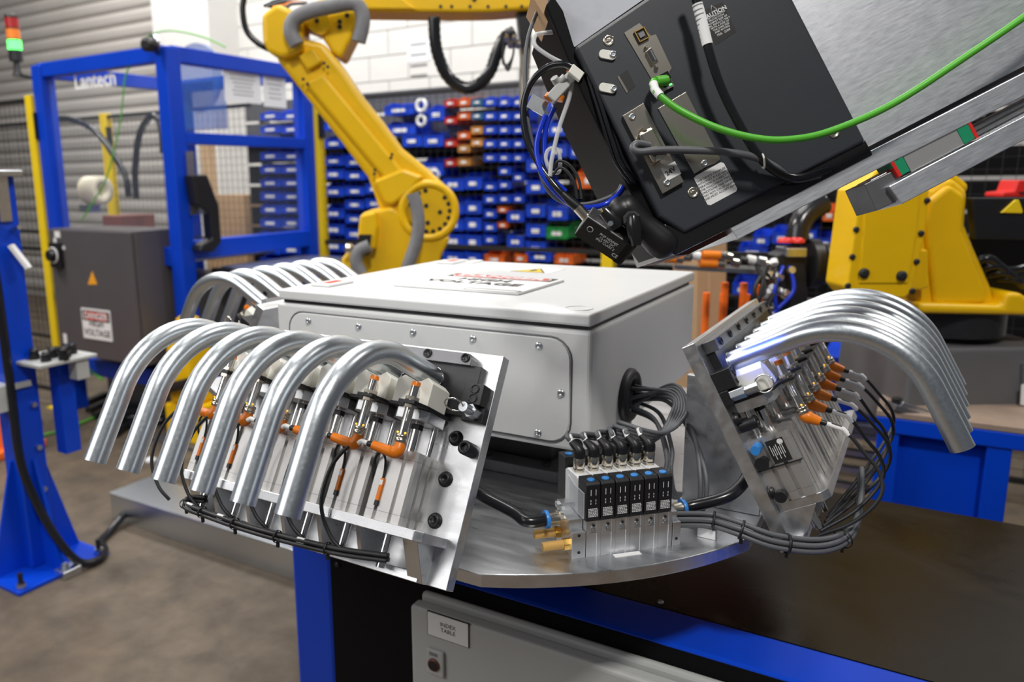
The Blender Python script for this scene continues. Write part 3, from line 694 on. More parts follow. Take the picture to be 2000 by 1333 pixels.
    for s in (-1, 1): MB().cyl((0, s * .0225, .006), (0, s * .0225, .022), .0032, n=12).build('thumb_screw', 'nickel', h)
    x, y = hp(1311, 334, .007); l = MB().bb(-.0095, .0095, -.0085, .0085, .0061, .0064).build('voltage_tag', 'label_white', t); l.matrix_basis = T(x, y, 0)
    text('lettering', '24V', .0085, 'ink_black', l, T(-.001, 0, .0066) @ M.Rotation(.12, 4, 'Z'))
    # rating label
    L = hpoly(MB(), [(1355, 348), (1360, 343), (1408, 317), (1414, 319), (1440, 369), (1438, 374), (1388, 401), (1382, 400)], 0, .0003).build('rating_label', 'label_white', t)
    x, y = hp(1397, 359)
    text('lettering', 'THIS DEVICE COMPLIES\nWITH PART RULES AND\nOPERATION IS SUBJECT TO\nTHE FOLLOWING TWO\nCONDITIONS ONE DEVICE\nMAY NOT CAUSE HARM\nAND MUST ACCEPT ANY', .0038, 'ink_grey', L, T(x, y, .0005), sp=1.05)
    # caution label
    Q = hpoly(MB(), [(1369, 22), (1411, 4), (1438, 62), (1398, 88)], 0, .0003).build('caution_label', 'ink_black', t)
    x, y = hp(1400, 37)
    text('lettering', 'CAUTION', .0072, 'label_white', Q, T(x + .0005, y + .0075, .0005), bold=.00012)
    text('lettering', 'FOR CONTINUED\nPROTECTION\nAGAINST RISK OF\nFIRE, REPLACE ONLY\nWITH A FUSE OF\nTHE SAME SIZE\nAND RATING', .0033, 'label_white', Q, T(x, y - .005, .0005), sp=.95)
    text('lettering', 'F5A  250V', .0042, 'label_white', Q, T(x, y - .0185, .0005))
    wx, wy = hp(1392, 17); MB().tube([V((wx - .004, wy - .003, .0006)), V((wx + .004, wy - .003, .0006)), V((wx, wy + .004, .0006))], .0004, 4, closed=True).build('warning_mark', 'label_white', Q)
    # slide rails
    hpoly(MB(), [(1422, 438), (1441, 468), (2126, 124), (2104, 88)], -.19, -.006).build('upper_rail_bar', 'alum_brushed', t, .001)
    hpoly(MB(), [(1700, 352), (1716, 384), (2130, 165), (2116, 135)], -.05, -.016).build('slide_rail', 'alum_dark', t, .001)
    o = MB(); 
    for a in (.3, .62):
        p0, p1 = h3(1700 + 16 * a, 352 + 32 * a, -.0155), h3(2116 + 14 * a, 135 + 30 * a, -.0155); o.bar(p0, p1, .0016, .001, (0, 0, 1))
    o.build('rail_groove', 'ink_black', t)
    hpoly(MB(), [(1736, 364), (1762, 399), (2140, 200), (2128, 160)], -.06, -.004).build('lower_rail_bar', 'alum_brushed', t, .001)
    hpoly(MB(), [(1688, 360), (1752, 330), (1775, 384), (1712, 412)], -.06, -.012).build('rail_end_block', 'steel_gray', t, .001)
    hpoly(MB(), [(1762, 303), (1866, 247), (1884, 282), (1780, 336)], -.04, -.008).build('slide_carriage', 'alum_anod', t, .0008)
    for pts in ([(1737, 304 + 14), (1757, 294), (1778, 334), (1758, 345)], [(1862, 240), (1884, 230), (1908, 268), (1884, 282)]):
        e = hpoly(MB(), pts, -.04, -.007).build('carriage_cap', 'green_cap', t, .0008)
    for px, py in ((1751, 308), (1879, 243)): MB().lathe([(.003, 0), (.003, .0003)], h3(px, py, -.0069), n=14).build('cap_hole', 'ink_black', t)
    hpoly(MB(), [(1733, 307), (1739, 304), (1762, 343), (1756, 346)], -.04, -.0065).build('wiper_seal', 'red_plastic', t)
    hpoly(MB(), [(1884, 229), (1890, 226), (1912, 268), (1906, 271)], -.04, -.0065).build('wiper_seal', 'red_plastic', t)
    n = MB().cyl(h3(1895, 234, -.014), h3(1914, 224, -.014), .0035, n=12).build('grease_nipple', 'black_oxide', t)
    MB().lathe([(.004, 0), (.004, .006)], h3(1914, 226, -.016), n=12).build('nipple_tip', 'zinc', t)
build_head()
def hcable(name, pts, r, mat, label, cat='cable', k=8, n=10): return cable(name, [HM @ h3(*p) for p in pts], r, mat, label, cat, n=n, k=k)
g = hcable('network_cable', [(1288, 158, .010), (1276, 160, .016), (1277, 172, .024), (1290, 188, .03), (1330, 217, .036), (1400, 250, .045), (1475, 270, .05), (1540, 273, .05), (1620, 257, .046), (1740, 205, .04), (1880, 115, .04), (2060, -10, .04), (2350, -230, .0)], .0042, 'cable_green', 'bright green network cable sweeping across the control head', n=14)
MB().tube([HM @ h3(1276, 163, .02), HM @ h3(1279, 175, .025), HM @ h3(1290, 188, .0305)], .0052, 12).build('cable_marker', 'label_white', g)
MB().cyl(HM @ h3(1301, 157, .007), HM @ h3(1280, 160, .015), .0066, n=10).build('plug', 'cable_green', g)
k = hcable('power_cable', [(1350, -30, .03), (1366, 20, .03), (1382, 90, .032), (1408, 170, .03), (1445, 245, .026), (1482, 305, .02), (1520, 338, .012), (1560, 348, .006), (1620, 330, -.004)], .0052, 'hose_black', 'black power cable hanging down the dark control head', n=14)
MB().tube([HM @ h3(1362, 8, .03), HM @ h3(1368, 30, .03), HM @ h3(1382, 88, .032)], .0062, 14).build('cable_wrap', 'label_white', k)
for i in range(9):
    a_, b_ = HM @ h3(1362.5 + 2.2 * i, 11 + 9 * i, .03), HM @ h3(1363 + 2.2 * i, 13 + 9 * i, .03)
    MB().cyl(a_, b_, .0064, n=14).build('wrap_band', 'ink_grey', k)
hcable('serial_cable', [(1268, 285, .018), (1245, 281, .024), (1236, 290, .026), (1250, 297, .027), (1300, 293, .026), (1400, 296, .024), (1470, 306, .02), (1510, 325, .014), (1550, 350, .006), (1600, 342, -.004)], .0046, 'cable_gray', 'grey cable plugged into lower bracket of the control head', n=12)
tag(MB().torus(HM @ h3(1490, 315, .02), HM.to_3x3() @ V((.9, -.3, .2)), .0085, .0012, 20, 6).build('cable_tie', 'nylon'), 'white cable tie around grey and black head cables', 'cable tie')

# ---- photo-eye with its ball mount and the small lines at the head's left edge
def build_eye():
    t = thing('photo_sensor', 'grey box sensor with black printed label under the head corner', 'sensor', HM)
    a = h3(1133, 441, -.02); b = h3(1222, 500, -.02); d = (b - a).normalized(); L = (b - a).length
    nx = V((-d.y, d.x, 0)).normalized()      # up-right in the picture
    zz = V((0, 0, 1))
    n1 = (-nx * .75 + zz * .66).normalized(); n2 = (nx * .66 + zz * .75).normalized()
    c = (a + b) / 2
    MB().obox(c + nx * .008, d * (L / 2), n1 * .012, n2 * .017).build('sensor_housing', 'alum_dark', t, .0015)
    f = MB().obox(c + nx * .008 + n1 * .0124, d * (L / 2 - .001), n1 * .0008, n2 * .0165).build('label_face', 'ink_black', t)
    e = MB().obox(c + nx * .008 + d * (L / 2 - .004), d * .006, n1 * .0132, n2 * .018).build('lens_end', 'black_gloss', t, .001)
    cc = c + nx * .008 + n1 * .0134
    mx = M.Identity(4)
    for i in range(3): mx[i][0] = d[i]; mx[i][1] = n2[i]; mx[i][2] = n1[i]; mx[i][3] = cc[i]
    text('lettering', 'PNP NO/NC\n10-30V DC\nIP67 CLASS 2', .0048, 'label_white', f, mx @ T(.004, .002, 0), sp=.95)
    text('lettering', 'CE', .007, 'label_white', f, mx @ T(.022, -.009, 0))
    MB().torus(cc - d * .022 + n2 * .004, n1, .0038, .0004, 16, 4).build('mark_ring', 'label_white', f)
    s = h3(1146, 425, -.018); q = h3(1128, 405, -.018)
    MB().cyl(s, q, .0066, n=14).build('plug_nut', 'nickel', t)
    MB().tube([q, h3(1112, 392, -.018), h3(1098, 378, -.018)], [.0062, .0058, .004], 12).build('plug', 'black_plastic', t)
build_eye()
def build_mount():
    t = thing('ball_mount', 'black double ball arm clamping the box sensor to head', 'mounting arm', HM)
    MB().sphere(h3(1216, 412, -.01), .0185).build('ball_socket', 'black_plastic', t)
    MB().tube(spline([h3(1204, 400, -.012), h3(1225, 412, -.01), h3(1250, 436, -.01), h3(1278, 462, -.012), h3(1300, 482, -.014), h3(1312, 494, -.015)], 3), [.012, .016, .0185, .0185, .017, .0165, .016, .0165, .0175, .0185, .0195, .0195, .0185, .017, .014, .009], 18).build('clamp_arm', 'black_plastic', t)
    k = MB().tube([h3(1236, 425, .012), h3(1238, 445, .014), h3(1243, 480, .012)], [.007, .0095, .006], 10).build('knob', 'black_gloss', t)
    MB().lathe([(.011, 0), (.011, .006), (.008, .008)], h3(1232, 430, .004), (0, 0, 1), 8, smooth=False).build('knob_cap', 'black_plastic', t)
    MB().tube([h3(1180, 412, -.008), h3(1200, 432, -.006), h3(1208, 445, -.006)], [.008, .0115, .010], 12).build('sensor_foot', 'black_gloss', t)
    MB().lathe([(.0032, 0), (.0032, .0015)], h3(1192, 437, .006), n=12).build('screw', 'zinc', t)
build_mount()
hcable('sensor_cable', [(1112, 392, -.018), (1088, 368, -.02), (1055, 325, -.03), (1030, 275, -.035), (1022, 215, -.035), (1035, 165, -.03), (1068, 132, -.022), (1100, 125, -.012), (1125, 135, -.008)], .0042, 'hose_black', 'black cable looping left from box sensor up to head')
hcable('air_tube', [(1065, 225, -.03), (1052, 262, -.03), (1048, 300, -.03), (1062, 345, -.026), (1095, 385, -.024), (1130, 405, -.02), (1180, 400, -.03), (1215, 370, -.03), (1222, 330, -.04)], .0035, 'tube_blue', 'blue air tube hanging at the head left edge, outer')
hcable('air_tube', [(1082, 210, -.03), (1066, 250, -.034), (1064, 300, -.034), (1075, 345, -.03), (1105, 375, -.03)], .0035, 'tube_blue', 'blue air tube hanging at the head left edge, inner')
hcable('air_tube', [(1050, 20, -.05), (1030, 80, -.05), (1025, 160, -.045), (1030, 230, -.04), (1045, 300, -.04), (1066, 365, -.035), (1100, 395, -.03), (1150, 398, -.03), (1200, 380, -.035), (1215, 360, -.035)], .0026, 'cable_gray', 'thin grey tube hanging left of the control head')
hcable('clear_tube', [(1083, 62, -.03), (1048, 68, -.03), (1045, 88, -.03), (1070, 108, -.025), (1108, 130, -.02), (1117, 155, -.02), (1112, 190, -.02), (1092, 250, -.02), (1078, 310, -.02), (1074, 345, -.02)], .0028, 'tube_clear', 'clear plastic tube curling beside the head left edge')
hcable('clear_tube', [(1075, 335, -.026), (1066, 310, -.026), (1072, 292, -.026), (1088, 292, -.026), (1094, 312, -.026), (1092, 335, -.026), (1080, 338, -.026)], .0026, 'tube_clear', 'small clear tube loop hanging below the fitting')
hcable('sensor_lead', [(1082, 330, -.024), (1090, 315, -.02), (1112, 322, -.018), (1130, 350, -.018), (1136, 388, -.018)], .0018, 'rubber', 'thin black lead arching to the box sensor, upper')
hcable('sensor_lead', [(1078, 345, -.022), (1092, 328, -.018), (1108, 335, -.016), (1122, 358, -.016), (1128, 388, -.018)], .0018, 'rubber', 'thin black lead arching to the box sensor, lower')
for i, (dx, c) in enumerate(((0, .0), (8, .004), (16, -.004))):
    hcable('edge_cable', [(1148 + dx, 150, -.008 + c), (1166 + dx, 205, -.006 + c), (1186 + dx, 270, -.005 + c), (1202 + dx, 315, -.006 + c), (1226 + dx, 350, -.008 + c), (1240 + dx, 372, -.02)], .0026, 'hose_black', 'thin black cable along head side cover, ' + ORD[i] + ' from left')
def build_fit():
    t = thing('air_fitting', 'grey plastic push-in valve with orange collars beside the head', 'fitting', HM)
    MB().obox(h3(1096, 172, -.02), (h3(1118, 148, -.02) - h3(1096, 172, -.02)), (h3(1108, 182, -.02) - h3(1096, 172, -.02)) * .7, V((0, 0, .008))).build('valve_body', 'cab_gray', t, .0015)
    for px, py in ((1082, 152), (1104, 150)): MB().cyl(h3(1090, 165, -.018), h3(px, py, -.012), .005, n=12).build('port', 'cab_gray', t)
    for a, b in (((1076, 186), (1070, 194)), ((1094, 186), (1090, 196)), ((1112, 146), (1118, 141))): MB().cyl(h3(*a, -.02), h3(*b, -.02), .0062, n=12).build('collar', 'orange_plastic', t)
    MB().obox(h3(1050, 205, -.03), h3(1066, 214, -.03) - h3(1050, 205, -.03), (h3(1056, 192, -.03) - h3(1050, 205, -.03)), V((0, 0, .001))).build('foil_tag', 'zinc', t)
    MB().obox(h3(1125, 143, -.006), h3(1136, 152, -.006) - h3(1125, 143, -.006), h3(1130, 135, -.006) - h3(1125, 143, -.006), V((0, 0, .004))).build('tie_mount', 'nylon', t, .001)
build_fit()
tag(hpoly(MB(), [(1038, -10), (1078, 55), (1092, 62), (1060, -25)], -.1, -.03).build('masking_strip', 'card'), 'tan paper strip hanging at the head top corner', 'paper').matrix_basis = HM
# the head's blue aiming lamp (it tints the nearest tube)
bl = bpy.data.lights.new('aiming_lamp', 'SPOT'); bl.energy = 40; bl.color = (.02, .12, 1); bl.spot_size = math.radians(19); bl.spot_blend = .3; bl.shadow_soft_size = .03
bo = bpy.data.objects.new('aiming_lamp', bl); COL.objects.link(bo); bo.location = HM @ h3(1405, 508, -.03)
bo.rotation_euler = ((NR @ V((TU[0], .062, .030))) - bo.location).to_track_quat('-Z', 'Y').to_euler()
# ================================================================ helpers for upright traced shapes with real depth
def poly(m, pts, y0, y1, b=None):       # pixels measured on the frame's plane -> prism from depth y0 to y1
    q = []
    for x, y in pts: p = loc(m, x, y, 0, 1); q.append((p.x, p.z))
    return (b or MB()).prism(q, y0, y1, lambda a, c, h: (a, h, c))
def l3(m, px, py, off=0): return loc(m, px, py, off, 1)
def disc(m, px, py, r, y0, y1, b=None, n=24):
    p = l3(m, px, py); return (b or MB()).lathe([(r, 0), (r, y1 - y0)], (p.x, y0, p.z), (0, 1, 0), n)
# ================================================================ LEFT YELLOW ROBOT
R1M = vframe(780, 520, 3.05, 0)
def build_robot_left():
    m = R1M
    t = thing('industrial_robot', 'yellow six-axis robot arm standing behind the white enclosure', 'robot', m)
    MB().bb(-.28, .28, -.25, .25, 0, .62).build('pedestal', 'robot_gray', t, .01)
    MB().lathe([(.21, .62), (.21, .78), (.17, .84)], n=32).build('base', 'yellow_paint', t, .006)
    poly(m, [(672, 532), (674, 500), (692, 480), (706, 478), (712, 414), (735, 408), (770, 402), (800, 420), (880, 460), (862, 495), (852, 540)], -.12, .16).build('shoulder_casting', 'yellow_paint', t, .015, seg=3)
    poly(m, [(706, 478), (712, 416), (740, 410), (745, 440), (742, 480)], -.17, -.10).build('motor_cover', 'yellow_paint', t, .01)
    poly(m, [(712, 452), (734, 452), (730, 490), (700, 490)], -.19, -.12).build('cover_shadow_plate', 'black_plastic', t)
    arm = poly(m, [(548, 120), (616, 207), (670, 276), (724, 348), (742, 398), (760, 440), (790, 472), (830, 487), (866, 474), (888, 438), (891, 400), (878, 370), (838, 332), (787, 291), (748, 237), (712, 192), (672, 132), (640, 92), (600, 84), (560, 90)], -.10, .06).build('lower_arm', 'yellow_paint', t, .02, seg=3)
    poly(m, [(606, 170), (640, 150), (800, 345), (775, 372), (735, 325)], -.122, -.09).build('arm_cover', 'yellow_paint', arm, .012)
    poly(m, [(594, 118), (622, 104), (640, 130), (612, 146)], -.125, -.09).build('arm_boss', 'yellow_paint', arm, .008)
    j = disc(m, 838, 410, .094, -.120, -.09, n=40).build('joint_cover', 'yellow_paint', t, .004)
    jc = l3(m, 838, 410); MB().torus((jc.x, -.115, jc.z), (0, 1, 0), .1, .016, 40, 10).build('joint_rim', 'yellow_paint', j)
    hole = MB().lathe([(.0085, 0), (.0085, .002)], ax=(0, -1, 0), n=12).mesh('bolt_hole', 'ink_black')
    c = l3(m, 840, 410)
    for i in range(18):
        a = 2 * PI * i / 18
        if i in (3, 4, 9, 10): continue
        put('bolt_hole', hole, j, T(c.x + .076 * math.cos(a), -.1205, c.z + .076 * math.sin(a)))
    for px, py in ((834, 400), (860, 412), (837, 432)): p = l3(m, px, py); put('bolt_hole', hole, j, T(p.x, -.1205, p.z))
    poly(m, [(736, 352), (790, 330), (830, 345), (800, 378), (770, 400), (755, 395)], -.13, -.10).build('arm_web', 'yellow_paint', arm, .012)
    for px, py in ((604, 163), (643, 133), (768, 310), (737, 340), (770, 304), (738, 333), (650, 140), (612, 172)):
        p = l3(m, px, py); put('bolt_hole', hole, arm, T(p.x, -.124, p.z) @ M.Scale(.7, 4))
    # elbow
    poly(m, [(527, 42), (556, 22), (600, 40), (606, 110), (566, 125), (540, 115), (530, 95)], -.14, .05).build('elbow_casting', 'yellow_paint', t, .018, seg=3)
    e = poly(m, [(580, 52), (600, 26), (690, -30), (706, 38), (702, 62), (672, 122), (655, 110), (628, 70)], -.09, .10).build('elbow_housing', 'yellow_paint', t, .015, seg=3)
    disc(m, 632, 55, .04, -.105, -.085, n=28).build('elbow_cap', 'yellow_paint', e, .004)
    for px, py in ((628, 52), (670, 52), (670, 62), (684, 40)): p = l3(m, px, py); put('bolt_hole', hole, e, T(p.x, -.106 if px < 640 else -.092, p.z))
    u = poly(m, [(690, -50), (1045, -40), (1038, 26), (962, 32), (905, 33), (720, 31), (700, 20)], -.08, .09).build('upper_arm', 'yellow_paint', t, .012, seg=3)
    poly(m, [(712, 0), (780, 0), (815, 28), (714, 28)], -.09, -.075).build('arm_step', 'yellow_paint', u, .006)
    for i, px in enumerate((861, 882, 917, 951, 985, 1015)): p = l3(m, px, 22); put('bolt_hole', hole, u, T(p.x, -.081, p.z) @ M.Scale(.7, 4))
    p = l3(m, 925, 8); put('bolt_hole', hole, u, T(p.x, -.081, p.z))
    poly(m, [(1008, 25), (1034, 25), (1036, 80), (1030, 175), (1022, 175), (1014, 90)], -.05, .03).build('wrist', 'black_plastic', t, .006)
    MB().cyl(l3(m, 1024, 95, -.05), l3(m, 1022, 210, -.05), .016, n=14).build('tool_rod', 'nickel', t)
    MB().sphere(l3(m, 682, 486, -.15), .02, 10).build('lifting_eye', 'nickel', t)
    # dress pack
    W = lambda pts, off: spline([l3(m, x, y, off) for x, y in pts], 6)
    MB().tube(W([(580, 88), (568, 62), (575, 38), (605, 22), (650, 12), (690, 6), (706, 22), (708, 48), (700, 82)], -.16), .026, 12).build('cable_sleeve', 'grey_cloth', t)
    MB().tube(W([(806, 378), (814, 405), (818, 440), (812, 475), (800, 510), (790, 540)], -.185), .024, 12).build('cable_sleeve', 'grey_cloth', t)
    MB().tube(W([(722, 480), (702, 490), (696, 512), (706, 535)], -.19), .024, 12).build('cable_sleeve', 'grey_cloth', t)
    pts = W([(848, 34), (850, 80), (858, 115), (875, 150), (905, 171), (935, 165), (958, 138), (970, 105), (985, 75), (1005, 62)], -.10)
    MB().tube(pts, [.021 + (.0025 if i % 2 else 0) for i in range(len(pts))], 12).build('hose', 'hose_black', t)
    MB().tube(W([(478, -10), (474, 20), (482, 60), (505, 85), (530, 98)], -.05), .011, 10).build('cable', 'hose_black', t)
    for i in range(5): MB().tube(W([(515 + 6 * i, 12 + i), (540 + 5 * i, 2 + 3 * i), (570, 0 + 2 * i), (600, 6)], -.08 - .01 * i), .006, 6).build('wire', ['hose_black', 'cable_gray', 'hose_black', 'orange_plastic', 'cable_gray'][i], t)
    for i in range(4): MB().cyl(l3(m, 990 + 7 * i, 70 + (i % 2) * 12, -.11), l3(m, 990 + 7 * i, 78 + (i % 2) * 12, -.14), .011, n=10).build('hose_fitting', 'nickel', t)
    for i in range(3): MB().tube(W([(985, 78 + 8 * i), (982, 110 + 6 * i), (992, 138 - 6 * i), (1002, 108), (1004, 80)], -.12), .004, 6).build('wire', 'rubber', t)
build_robot_left()

# ================================================================ RIGHT YELLOW ROBOT ON BLUE PEDESTAL
R2M = vframe(1850, 830, 2.15, 0)
def build_robot_right():
    m = R2M
    t = thing('industrial_robot', 'yellow robot on dark grey base above blue pedestal at right', 'robot', m)
    c = poly(m, [(1641, 372), (1700, 300), (1775, 300), (1772, 385), (1766, 452), (1742, 560), (1728, 574), (1633, 571), (1617, 552)], -.10, .02).build('gear_cover', 'yellow_paint', t, .008, seg=3)
    poly(m, [(1652, 372), (1755, 340), (1748, 450), (1732, 545), (1640, 545)], -.104, -.09).build('cover_face', 'yellow_paint', c, .004)
    b = MB().lathe([(.008, 0), (.008, .004), (.004, .005)], ax=(0, -1, 0), n=12).mesh('cover_bolt', 'ink_black')
    for px, py in ((1643, 384), (1635, 444), (1628, 495), (1620, 549), (1756, 451), (1748, 504), (1740, 559), (1767, 390)): p = l3(m, px, py); put('cover_bolt', b, c, T(p.x, -.10, p.z))
    for px, py in ((1648, 525), (1718, 530)): p = l3(m, px, py); put('cover_bolt', b, c, T(p.x, -.104, p.z) @ M.Scale(1.7, 4))
    body = poly(m, [(1772, 470), (1780, 412), (1808, 372), (1850, 345), (1884, 372), (1879, 440), (1896, 482), (1930, 560), (1938, 598), (1800, 605), (1772, 588), (1778, 540)], -.02, .22).build('arm_casting', 'yellow_paint', t, .018, seg=3)
    poly(m, [(1790, 430), (1802, 390), (1840, 360), (1870, 380), (1866, 450), (1910, 560), (1912, 590), (1812, 594), (1800, 500)], -.035, -.01).build('casting_rib', 'yellow_paint', body, .02, seg=3)
    poly(m, [(1757, 482), (1788, 484), (1790, 556), (1772, 562), (1747, 560)], -.06, .05).build('side_bracket', 'yellow_paint', t, .006)
    poly(m, [(1938, 566), (1965, 566), (1990, 585), (2090, 580), (2090, 612), (1772, 606), (1770, 586), (1930, 590)], -.06, .24).build('turret', 'yellow_paint', t, .012, seg=3)
    poly(m, [(1800, 345), (1830, 328), (1870, 340), (1895, 360), (1890, 380), (1840, 360)], .0, .2).build('arm_shoulder', 'yellow_paint', t, .012)
    k = poly(m, [(1885, 386), (2090, 386), (2090, 470), (1892, 466)], -.03, .0).build('motor_plate', 'black_plastic', t, .004)
    s = poly(m, [(1937, 415), (1965, 390), (1972, 390), (1980, 412), (1978, 416)], -.036, -.03).build('warning_triangle', 'sign_yellow', k, .002)
    poly(m, [(1888, 466), (2090, 466), (2090, 588), (1938, 588)], .05, .2).build('motor_bay', 'ink_black', t)
    for i in range(4): MB().tube(spline([l3(m, 1890 + 20 * i, 520 + 8 * i, .03), l3(m, 1930 + 18 * i, 505 + 14 * i, .0), l3(m, 1970 + 10 * i, 528 + 10 * i, .01), l3(m, 2030, 515 + 14 * i, .02)], 6), .012, 8).build('cable', 'hose_black', t)
    p = l3(m, 1897, 628); r = abs(l3(m, 1995, 628).x - p.x)
    MB().lathe([(r, 0), (r, l3(m, 1897, 592).z - l3(m, 1897, 658).z)], (p.x, .10, l3(m, 1897, 658).z), n=48).build('turn_ring', 'black_oxide', t, .004)
    z0, z1 = l3(m, 1850, 838).z, l3(m, 1850, 672).z
    x0 = l3(m, 1746, 750).x
    MB().prism([(x0, z0), (x0 + .5, z0), (x0 + .5, z1 - .03), (x0 + .4, z1), (x0 + .06, z1), (x0 + .01, z1 - .03)], -.055, .34, lambda a, c_, h: (a, h, c_)).build('base', 'robot_gray', t, .012, seg=3)
    d = poly(m, [(1965, 700), (2060, 700), (2060, 790), (1962, 785)], -.075, -.055).build('connector_cover', 'zinc', t, .004)
    poly(m, [(1957, 738), (1984, 738), (1980, 778), (1955, 776)], -.079, -.075).build('rating_plate', 'label_white', t)
    ft = MB()
    for x0, y0, x1, y1 in ((1738, 790, 1830, 812), (1925, 825, 2020, 835)):
        f = MB().bar(l3(m, x0, y0 + 2, -.10), l3(m, x1, y1 + 8, -.10), .05, .018).build('foot_clamp', 'steel_gray', t, .003)
        MB().bar(l3(m, x0 + 20, y0 - 2, -.115), l3(m, x1, y1 + 2, -.115), .02, .014).build('clamp_strap', 'zinc', t, .003)
        MB().cyl(l3(m, x0 + 14, y0 + 4, -.10), l3(m, x0 + 14, y0 - 12, -.10), .014, n=8).build('clamp_bolt', 'black_oxide', t)
build_robot_right()
def build_pedestal():
    A = at(1712, 806, 2, .745); m = frame(V((A.x, A.y, 0)), V((1, 0, 0)), V((0, 1, 0)), V((0, 0, 1)))
    t = thing('robot_pedestal', 'blue steel pedestal carrying the right yellow robot', 'pedestal', m)
    MB().bb(0, .62, 0, .62, .735, .752).build('mount_plate', 'tan_plate', t, .002)
    MB().bb(0, .62, 0, .62, .69, .735).build('top_frame', 'blue_paint', t, .004)
    xr = at(1972, 930, 1, A.y).x - A.x
    for x in (.03, xr - .03):
        for y in (.03, .56): MB().bb(x - .025, x + .03, y - .025, y + .03, 0, .69).build('leg', 'blue_paint', t, .004)
    MB().bb(.06, xr - .055, .035, .04, .1, .69).build('web_panel', 'blue_paint', t)
    MB().bb(.035, .04, .06, .53, .1, .69).build('web_panel', 'blue_paint', t)
    MB().bb(-.05, .67, -.05, .67, 0, .02).build('foot_plate', 'blue_paint', t)
build_pedestal()
# ================================================================ BINS ON THE RACK
BY = 3.05
def bin_mesh(w, h, d, col):
    b = MB(); t = .004
    b.bb(-w / 2, w / 2, 0, d, 0, t)                       # floor
    b.bb(-w / 2, w / 2, d - t, d, t, h)                    # back
    side = [(0, 0), (d, 0), (d, h), (d * .45, h), (d * .22, h * .78), (0, h * .66)]
    for x in (-w / 2, w / 2 - t): b.prism(side, x, x + t, lambda a, c, k: (k, a, c))
    b.bb(-w / 2 + t, w / 2 - t, 0, t, t, h * .64)
    b.bb(-w / 2 - .002, w / 2 + .002, -.004, t, h * .62, h * .68)
    return b.mesh('parts_bin', col)
BM = {}
def mk_bin(x0, x1, y0, y1, col, label, group, fill=False, blank=False):
    a, c = at(x0, y1, 1, BY), at(x1, y0, 1, BY); w, h = abs(c.x - a.x) * .97, max(.04, c.z - at(x0, y0 + (y1 - y0), 1, BY).z) * .99
    key = (round(w, 2), round(h, 2), col)
    if key not in BM:
        dd = .2
        lb = MB().bb(-w * .22, w * .22, -.0065, -.004, h * .20, h * .44).mesh('bin_label', 'label_white')
        fl = MB(); r = random.Random(5)
        for i in range(10):
            p = V((r.uniform(-.38, .38) * w, r.uniform(.2, .7) * dd, h * .55)); fl.cyl(p, p + V((r.uniform(-.2, .2) * w, .02, .05 * h)), h * .09, n=6)
        BM[key] = (bin_mesh(w, h, dd, col), lb, fl.mesh('hardware', 'parts_gray'))
    o = put('parts_bin', BM[key][0], None, T((a.x + c.x) / 2, BY, a.z)); tag(o, label, 'bin', group)
    if not blank: put('bin_label', BM[key][1], o)
    if fill: f = put('hardware', BM[key][2], o); f['kind'] = 'stuff'
    return o
def column(desc, x0, x1, ys, hgt, cols, slope=0, fill=(), group=None):
    for i, y in enumerate(ys):
        c = cols if isinstance(cols, str) else cols[i]
        nm = {'bin_blue': 'blue', 'bin_red': 'red', 'bin_orange': 'orange', 'bin_green': 'green', 'bin_teal': 'teal', 'bin_amber': 'amber'}[c]
        mk_bin(x0, x1, y, y + hgt, c, '%s parts bin, %s from top, %s' % (nm, ORD[i], desc), group or 'parts bins on the rear rack', i in fill)
rng = lambda a, n, p: [a + p * i for i in range(n)]
# seen through the wrapping machine and beside its post
column('left column behind clear machine panel', 508, 548, rng(212, 12, 26), 23, 'bin_blue')
column('right column behind clear machine panel', 550, 590, rng(212, 12, 26), 23, 'bin_blue')
column('column right of the yellow fence post', 632, 672, [228, 262, 296, 322, 356, 398, 430, 462, 490], 28, 'bin_blue')
column('column under the robot forearm, left', 674, 712, [300, 326, 356, 382, 410, 440, 470, 498], 26, 'bin_blue')
column('column under the robot forearm, right', 714, 750, [352, 380, 408, 436], 26, 'bin_blue')
# right of the arm
mk_bin(750, 808, 195, 226, 'bin_blue', 'wide blue bin at the top row left of bearing', 'large bins beside the robot forearm')
mk_bin(836, 868, 200, 236, 'bin_blue', 'blue bin at the top row beside the red bins', 'large bins beside the robot forearm')
column('wide column between forearm and red bins', 752, 812, [232], 34, 'bin_blue')
column('first column left of the red bins', 786, 824, [254], 33, 'bin_blue')
column('second column left of the red bins', 826, 866, [254], 33, 'bin_blue')
column('large column touching red bins', 822, 866, [306], 38, 'bin_blue')
column('large column behind robot joint, left', 864, 906, [338, 384, 416, 448, 482], 34, 'bin_blue')
column('large column behind robot joint, right', 908, 940, [334, 382, 414, 448, 482], 36, 'bin_blue')
column('red column beside orange bins', 868, 892, [188, 222, 266, 304], 21, 'bin_red')
column('orange column beside red bins', 894, 918, [186, 212, 250, 276, 302], 22, ['bin_orange', 'bin_orange', 'bin_orange', 'bin_amber', 'bin_amber'])
column('mixed column left of narrow blue bins', 920, 943, [186, 212, 240, 264], 22, ['bin_teal', 'bin_teal', 'bin_amber', 'bin_amber'])
column('first narrow column right of red bins', 945, 970, rng(184, 5, 27) + [348, 374, 402, 428, 452], 24, 'bin_blue', fill=(7, 8))
column('second narrow column right of red bins', 972, 999, rng(184, 5, 27) + [318, 345, 372], 24, 'bin_blue')
column('third narrow column right of red bins', 1001, 1024, rng(184, 4, 27) + [292, 330, 372], 24, 'bin_blue')
column('orange bin column under narrow blue bins', 972, 992, [400, 430], 15, 'bin_orange')
column('bolt bins, first wide column', 990, 1024, [402, 450], 32, 'bin_blue', fill=(0, 1))
